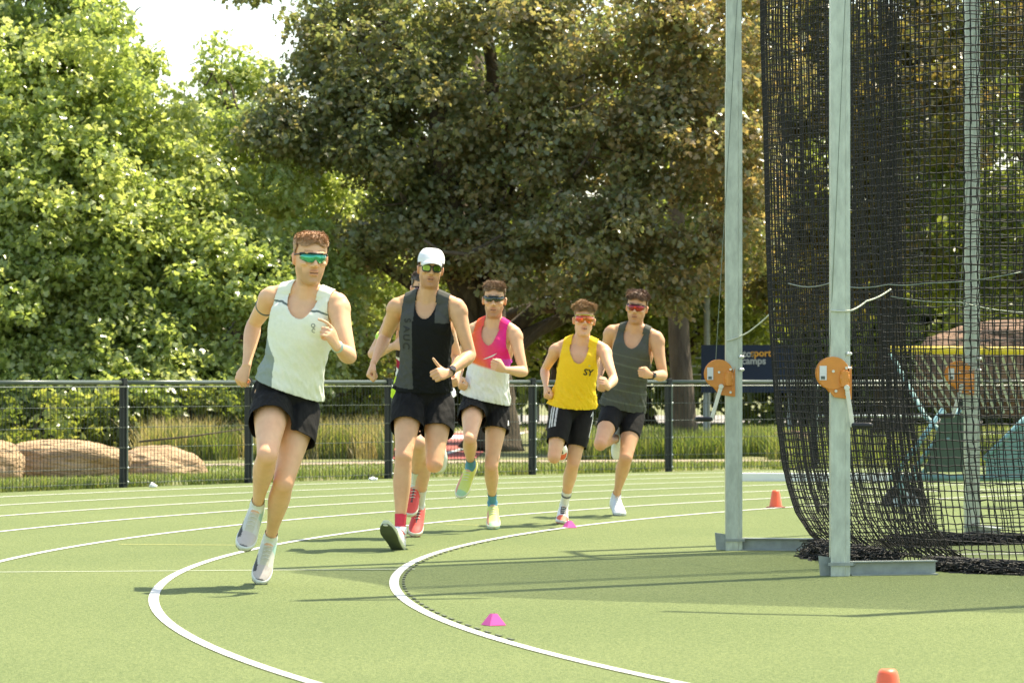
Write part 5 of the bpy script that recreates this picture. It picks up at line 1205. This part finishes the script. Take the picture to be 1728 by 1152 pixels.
_, c = tree('sycamore_tree', 'green tree standing under and right of the copper maple with a plain grey trunk', xb(1150, 57), [(0, 0, 0), (-.05, 0, 1.2), (-.08, 0, 2.4), (-.1, 0, 4)],
    [B(1130, 420, 56, 1.4, 1.1), B(1000, 500, 55, 1.2, .8), B(1220, 520, 56, 1.0, .9), B(1270, 300, 57, 1.2, 1.6), B(1080, 540, 55.5, .8, .4), B(900, 470, 56, 1.3, .8)],
    M_leafG, 5.2, 42, .36, .11, 25, 'green trees behind the copper maple', tr=.20, gap=-.5, limbs=12); cnt += c
_, c = tree('sycamore_tree', 'green tree behind the runner in the red vest, seen below the copper crown', xb(945, 58), [(0, 0, 0), (.05, 0, 1.2), (.0, 0, 2.4), (-.1, 0, 4)],
    [B(660, 480, 57, 1.4, 1.0), B(800, 520, 56.5, 1.2, .8), B(720, 580, 56, .9, .5), B(890, 560, 56, .9, .6), B(600, 330, 58, 1.4, 1.1)],
    M_leafG, 5.2, 42, .36, .11, 26, 'green trees behind the copper maple', tr=.24, gap=-.45, limbs=12); cnt += c
_, c = tree('beech_tree', 'olive and copper tree seen through the black cage net', xb(1500, 54), [(0, 0, 0), (.05, 0, 2.2), (.0, 0, 4.4), (-.1, 0, 7)],
    [B(1330, 120, 54, 1.3, 1.5), B(1450, 60, 53, 1.3, 1.3), B(1520, 200, 52, 1.3, 1.2), B(1380, 300, 53, 1.2, 1.2), B(1640, 60, 53, 1.3, 1.3), B(1480, 400, 53.5, 1.2, .8), B(1350, 470, 54.5, 1.0, .8)],
    M_leafO, 5.2, 42, .36, .11, 27, 'trees behind the throwing cage', tr=.26, gap=-.45, limbs=16); cnt += c
_, c = tree('beech_tree', 'deep green tree at the right edge behind the throwing cage', xb(1740, 55), [(0, 0, 0), (.05, 0, 2.2), (.0, 0, 4.4), (-.1, 0, 7)],
    [B(1690, 250, 54, 1.4, 1.4), B(1760, 90, 54, 1.4, 1.6), B(1620, 360, 54, 1.2, 1.0), B(1740, 430, 54, 1.3, .9), B(1600, 460, 55, 1.1, .7)],
    M_leafG, 5.0, 42, .36, .11, 28, 'trees behind the throwing cage', tr=.26, gap=-.45, limbs=14); cnt += c
# far wood behind everything
for i, (px, py, Y, rx, rz, mm, lb) in enumerate([(760, 330, 78, 3.2, 5.2, M_leafG, 'far green tree closing the view behind the maple stems'), (1080, 350, 80, 3.4, 5.0, M_leafG, 'far green tree behind the trunk at the right'), (1400, 380, 82, 3.6, 5.5, M_leafG, 'far green tree behind the left half of the net'), (1690, 380, 80, 3.4, 5.2, M_leafG, 'far green tree behind the right half of the net'), (500, 480, 74, 2.6, 2.6, M_leafG, 'far green tree low behind the leading runner'), (180, 470, 76, 3.2, 3.4, M_leafG, 'far green tree low behind the left trees'), (-40, 420, 76, 2.6, 4.0, M_leafG, 'far green tree beyond the left edge of the picture')]):
    _, c = tree('far_tree', lb, xb(px, Y), [(0, 0, 0), (0, 0, 2), (0, 0, 4)], [B(px, py, Y, rx, rz), B(px + 70, py + 200, Y - 2, rx * .7, rz * .4), B(px - 90, py + 190, Y - 2, rx * .7, rz * .4)], mm, 2.2, 26, .62, .24, 60 + i, 'far trees closing the view', tr=.3, gap=-.9, limbs=5); cnt += c
for i, (px, py, Y, r0, lb) in enumerate([(960, 765, 60, .21, 'dark bare trunk behind the runner in the yellow vest'), (1158, 742, 55, .17, 'leaning grey trunk just left of the orange winch')]):
    b = MB(); q = P(px, py, Y + TS * .5); b.tube([(q[0], q[1], -.05), (q[0] - .02, q[1], .4), (q[0] - .08 - .03 * i, q[1], 1.6), (q[0] - .12 - .05 * i, q[1], 3.4), (q[0] - .1, q[1], 6), (q[0], q[1] + .3, 9.5)], [r0 * 1.7, r0 * 1.1, r0, r0 * .85, r0 * .6, r0 * .3], 16)
    tag(b.build('tree_trunk', mat('grey_bark', (.19, .15, .105), .95, col2=(.09, .07, .05), scale=7, bump=.03, bscale=20, stretch=(1, 1, .25)), smooth=True), lb, 'tree trunk', 'bare trunks under the canopy')

# ------------------------------------------------------------------ grass and weeds
def blades(name, pts, h, w, seed, label, cat='grass', lean=.35, m=None):
    g = np.random.default_rng(seed); n = len(pts); a = g.uniform(0, 2 * math.pi, n); hh = h * g.uniform(.45, 1.25, n) * (pts[:, 3] if pts.shape[1] > 3 else 1)
    d = np.stack([np.cos(a), np.sin(a), np.zeros(n)], 1); le = g.normal(size=(n, 3)) * lean; le[:, 2] = 0; p = pts[:, :3]; up_ = np.array([0, 0, 1.])
    ww = w * g.uniform(.6, 1.4, n)[:, None]; h1 = hh[:, None]
    V = np.stack([p - d * ww, p + d * ww, p + up_ * h1 * .55 + le * h1 * .3 + d * ww * .8, p + up_ * h1 * .55 + le * h1 * .3 - d * ww * .8, p + up_ * h1 + le * h1], 1)
    base = np.arange(n)[:, None] * 5; loops = np.concatenate([base + np.array([[0, 1, 2, 3]]), base + np.array([[3, 2, 4]])], 1)
    o = raw_mesh(name, V.reshape(-1, 3), loops.ravel(), np.tile([4, 3], n), m or M_grassb, None, {'rnd': ('FACE', np.repeat(np.clip(g.uniform(0, 1, n) * .7 + .15 * fnoise(p, 1.5, seed) + .12, 0, 1), 2))})
    return tag(o, label, cat, kind='stuff')
g = np.random.default_rng(5)
def scatter(n, x0, x1, y0, y1, dens=None, seed=0):
    g = np.random.default_rng(seed); Y = g.uniform(y0, y1, n); px = g.uniform(x0, x1, n); X = (px - 864) * Y / FPX; p = np.stack([X, Y, np.zeros(n)], 1)
    k = np.hypot(X - CX, Y - CY) > Rf + .03; p = p[k]
    if dens: p = p[dens(p)]
    return p
offp = lambda p: ~((p[:, 1] > np.interp(p[:, 0], [q[0] for q in pth], [q[1] for q in pth]) - .5) & (p[:, 1] < np.interp(p[:, 0], [q[0] for q in pth], [q[1] for q in pth]) + .6))
vg = scatter(42000, -60, 1800, 34, 46, lambda p: offp(p) & (fnoise(p, 2.2, 1) > -.35), 1)
dfe = np.hypot(vg[:, 0] - CX, vg[:, 1] - CY) - Rf; vg = np.concatenate([vg, np.clip(1.15 - dfe * .35, .28, 1)[:, None]], 1)
blades('verge_grass', vg, .12, .005, 1, 'rough verge grass along the foot of the mesh fence')
# a strip hugging the fence foot
tt = g.uniform(angs[0], angs[-1], 9000); rr = Rf + .03 + np.abs(g.normal(size=9000)) * .12
pf = np.stack([CX - rr * np.cos(tt), CY + rr * np.sin(tt), 0 * tt], 1); pf = pf[fnoise(pf, 4, 9) > -.25]
blades('fence_foot_weeds', pf, .10, .006, 2, 'low weeds and dry grass growing through the foot of the fence', 'weeds', .6)
pxof = lambda p: 864 + FPX * p[:, 0] / p[:, 1]
nocourt = lambda p: ~((pxof(p) > 640) & (pxof(p) < 905) & (p[:, 1] < 72) & (p[:, 1] > 46.5))
blades('dry_seed_grass', scatter(9000, 230, 660, 46.8, 50, lambda p: fnoise(p, 2.6, 14) > .2, 13), .50, .006, 13, 'pale dry seeding grass stems standing among the green grass at the left', m=M_straw)
blades('tall_grass', scatter(26000, 250, 660, 46.8, 51, lambda p: fnoise(p, 2.4, 4) > -.05, 3), .42, .008, 3, 'tall seeding grass in front of the bushes at the left')
blades('tall_grass', scatter(22000, 930, 1330, 46.9, 52, lambda p: fnoise(p, 2.6, 6) > .15, 4), .34, .010, 4, 'bright tall weeds between the tree trunks behind the runners')
blades('lawn_grass', scatter(40000, -60, 1800, 50, 84, nocourt, 6), .07, .012, 5, 'sunlit lawn beneath the trees')
blades('tall_grass', scatter(9000, 1330, 1800, 44, 52, lambda p: fnoise(p, 1.5, 8) > -.2, 7), .28, .010, 6, 'grass behind the throwing cage')
print('leaf clusters', cnt)
# ------------------------------------------------------------------ origins at the base of each thing
for o in list(COL.objects):
    if o.parent is None and o.type == 'MESH' and o.get('kind') is None:
        n = len(o.data.vertices); a = np.empty(n * 3, np.float32); o.data.vertices.foreach_get('co', a); a = a.reshape(-1, 3)
        lo, hi = a.min(0), a.max(0); c = np.array([(lo[0] + hi[0]) / 2, (lo[1] + hi[1]) / 2, lo[2]], np.float32)
        if np.abs(np.array(o.location)).max() > 1e-6: continue
        a -= c; o.data.vertices.foreach_set('co', a.ravel()); o.data.update(); o.location = c.tolist()
        for ch in o.children: ch.matrix_parent_inverse = Matrix.Translation(-Vector(c.tolist()))
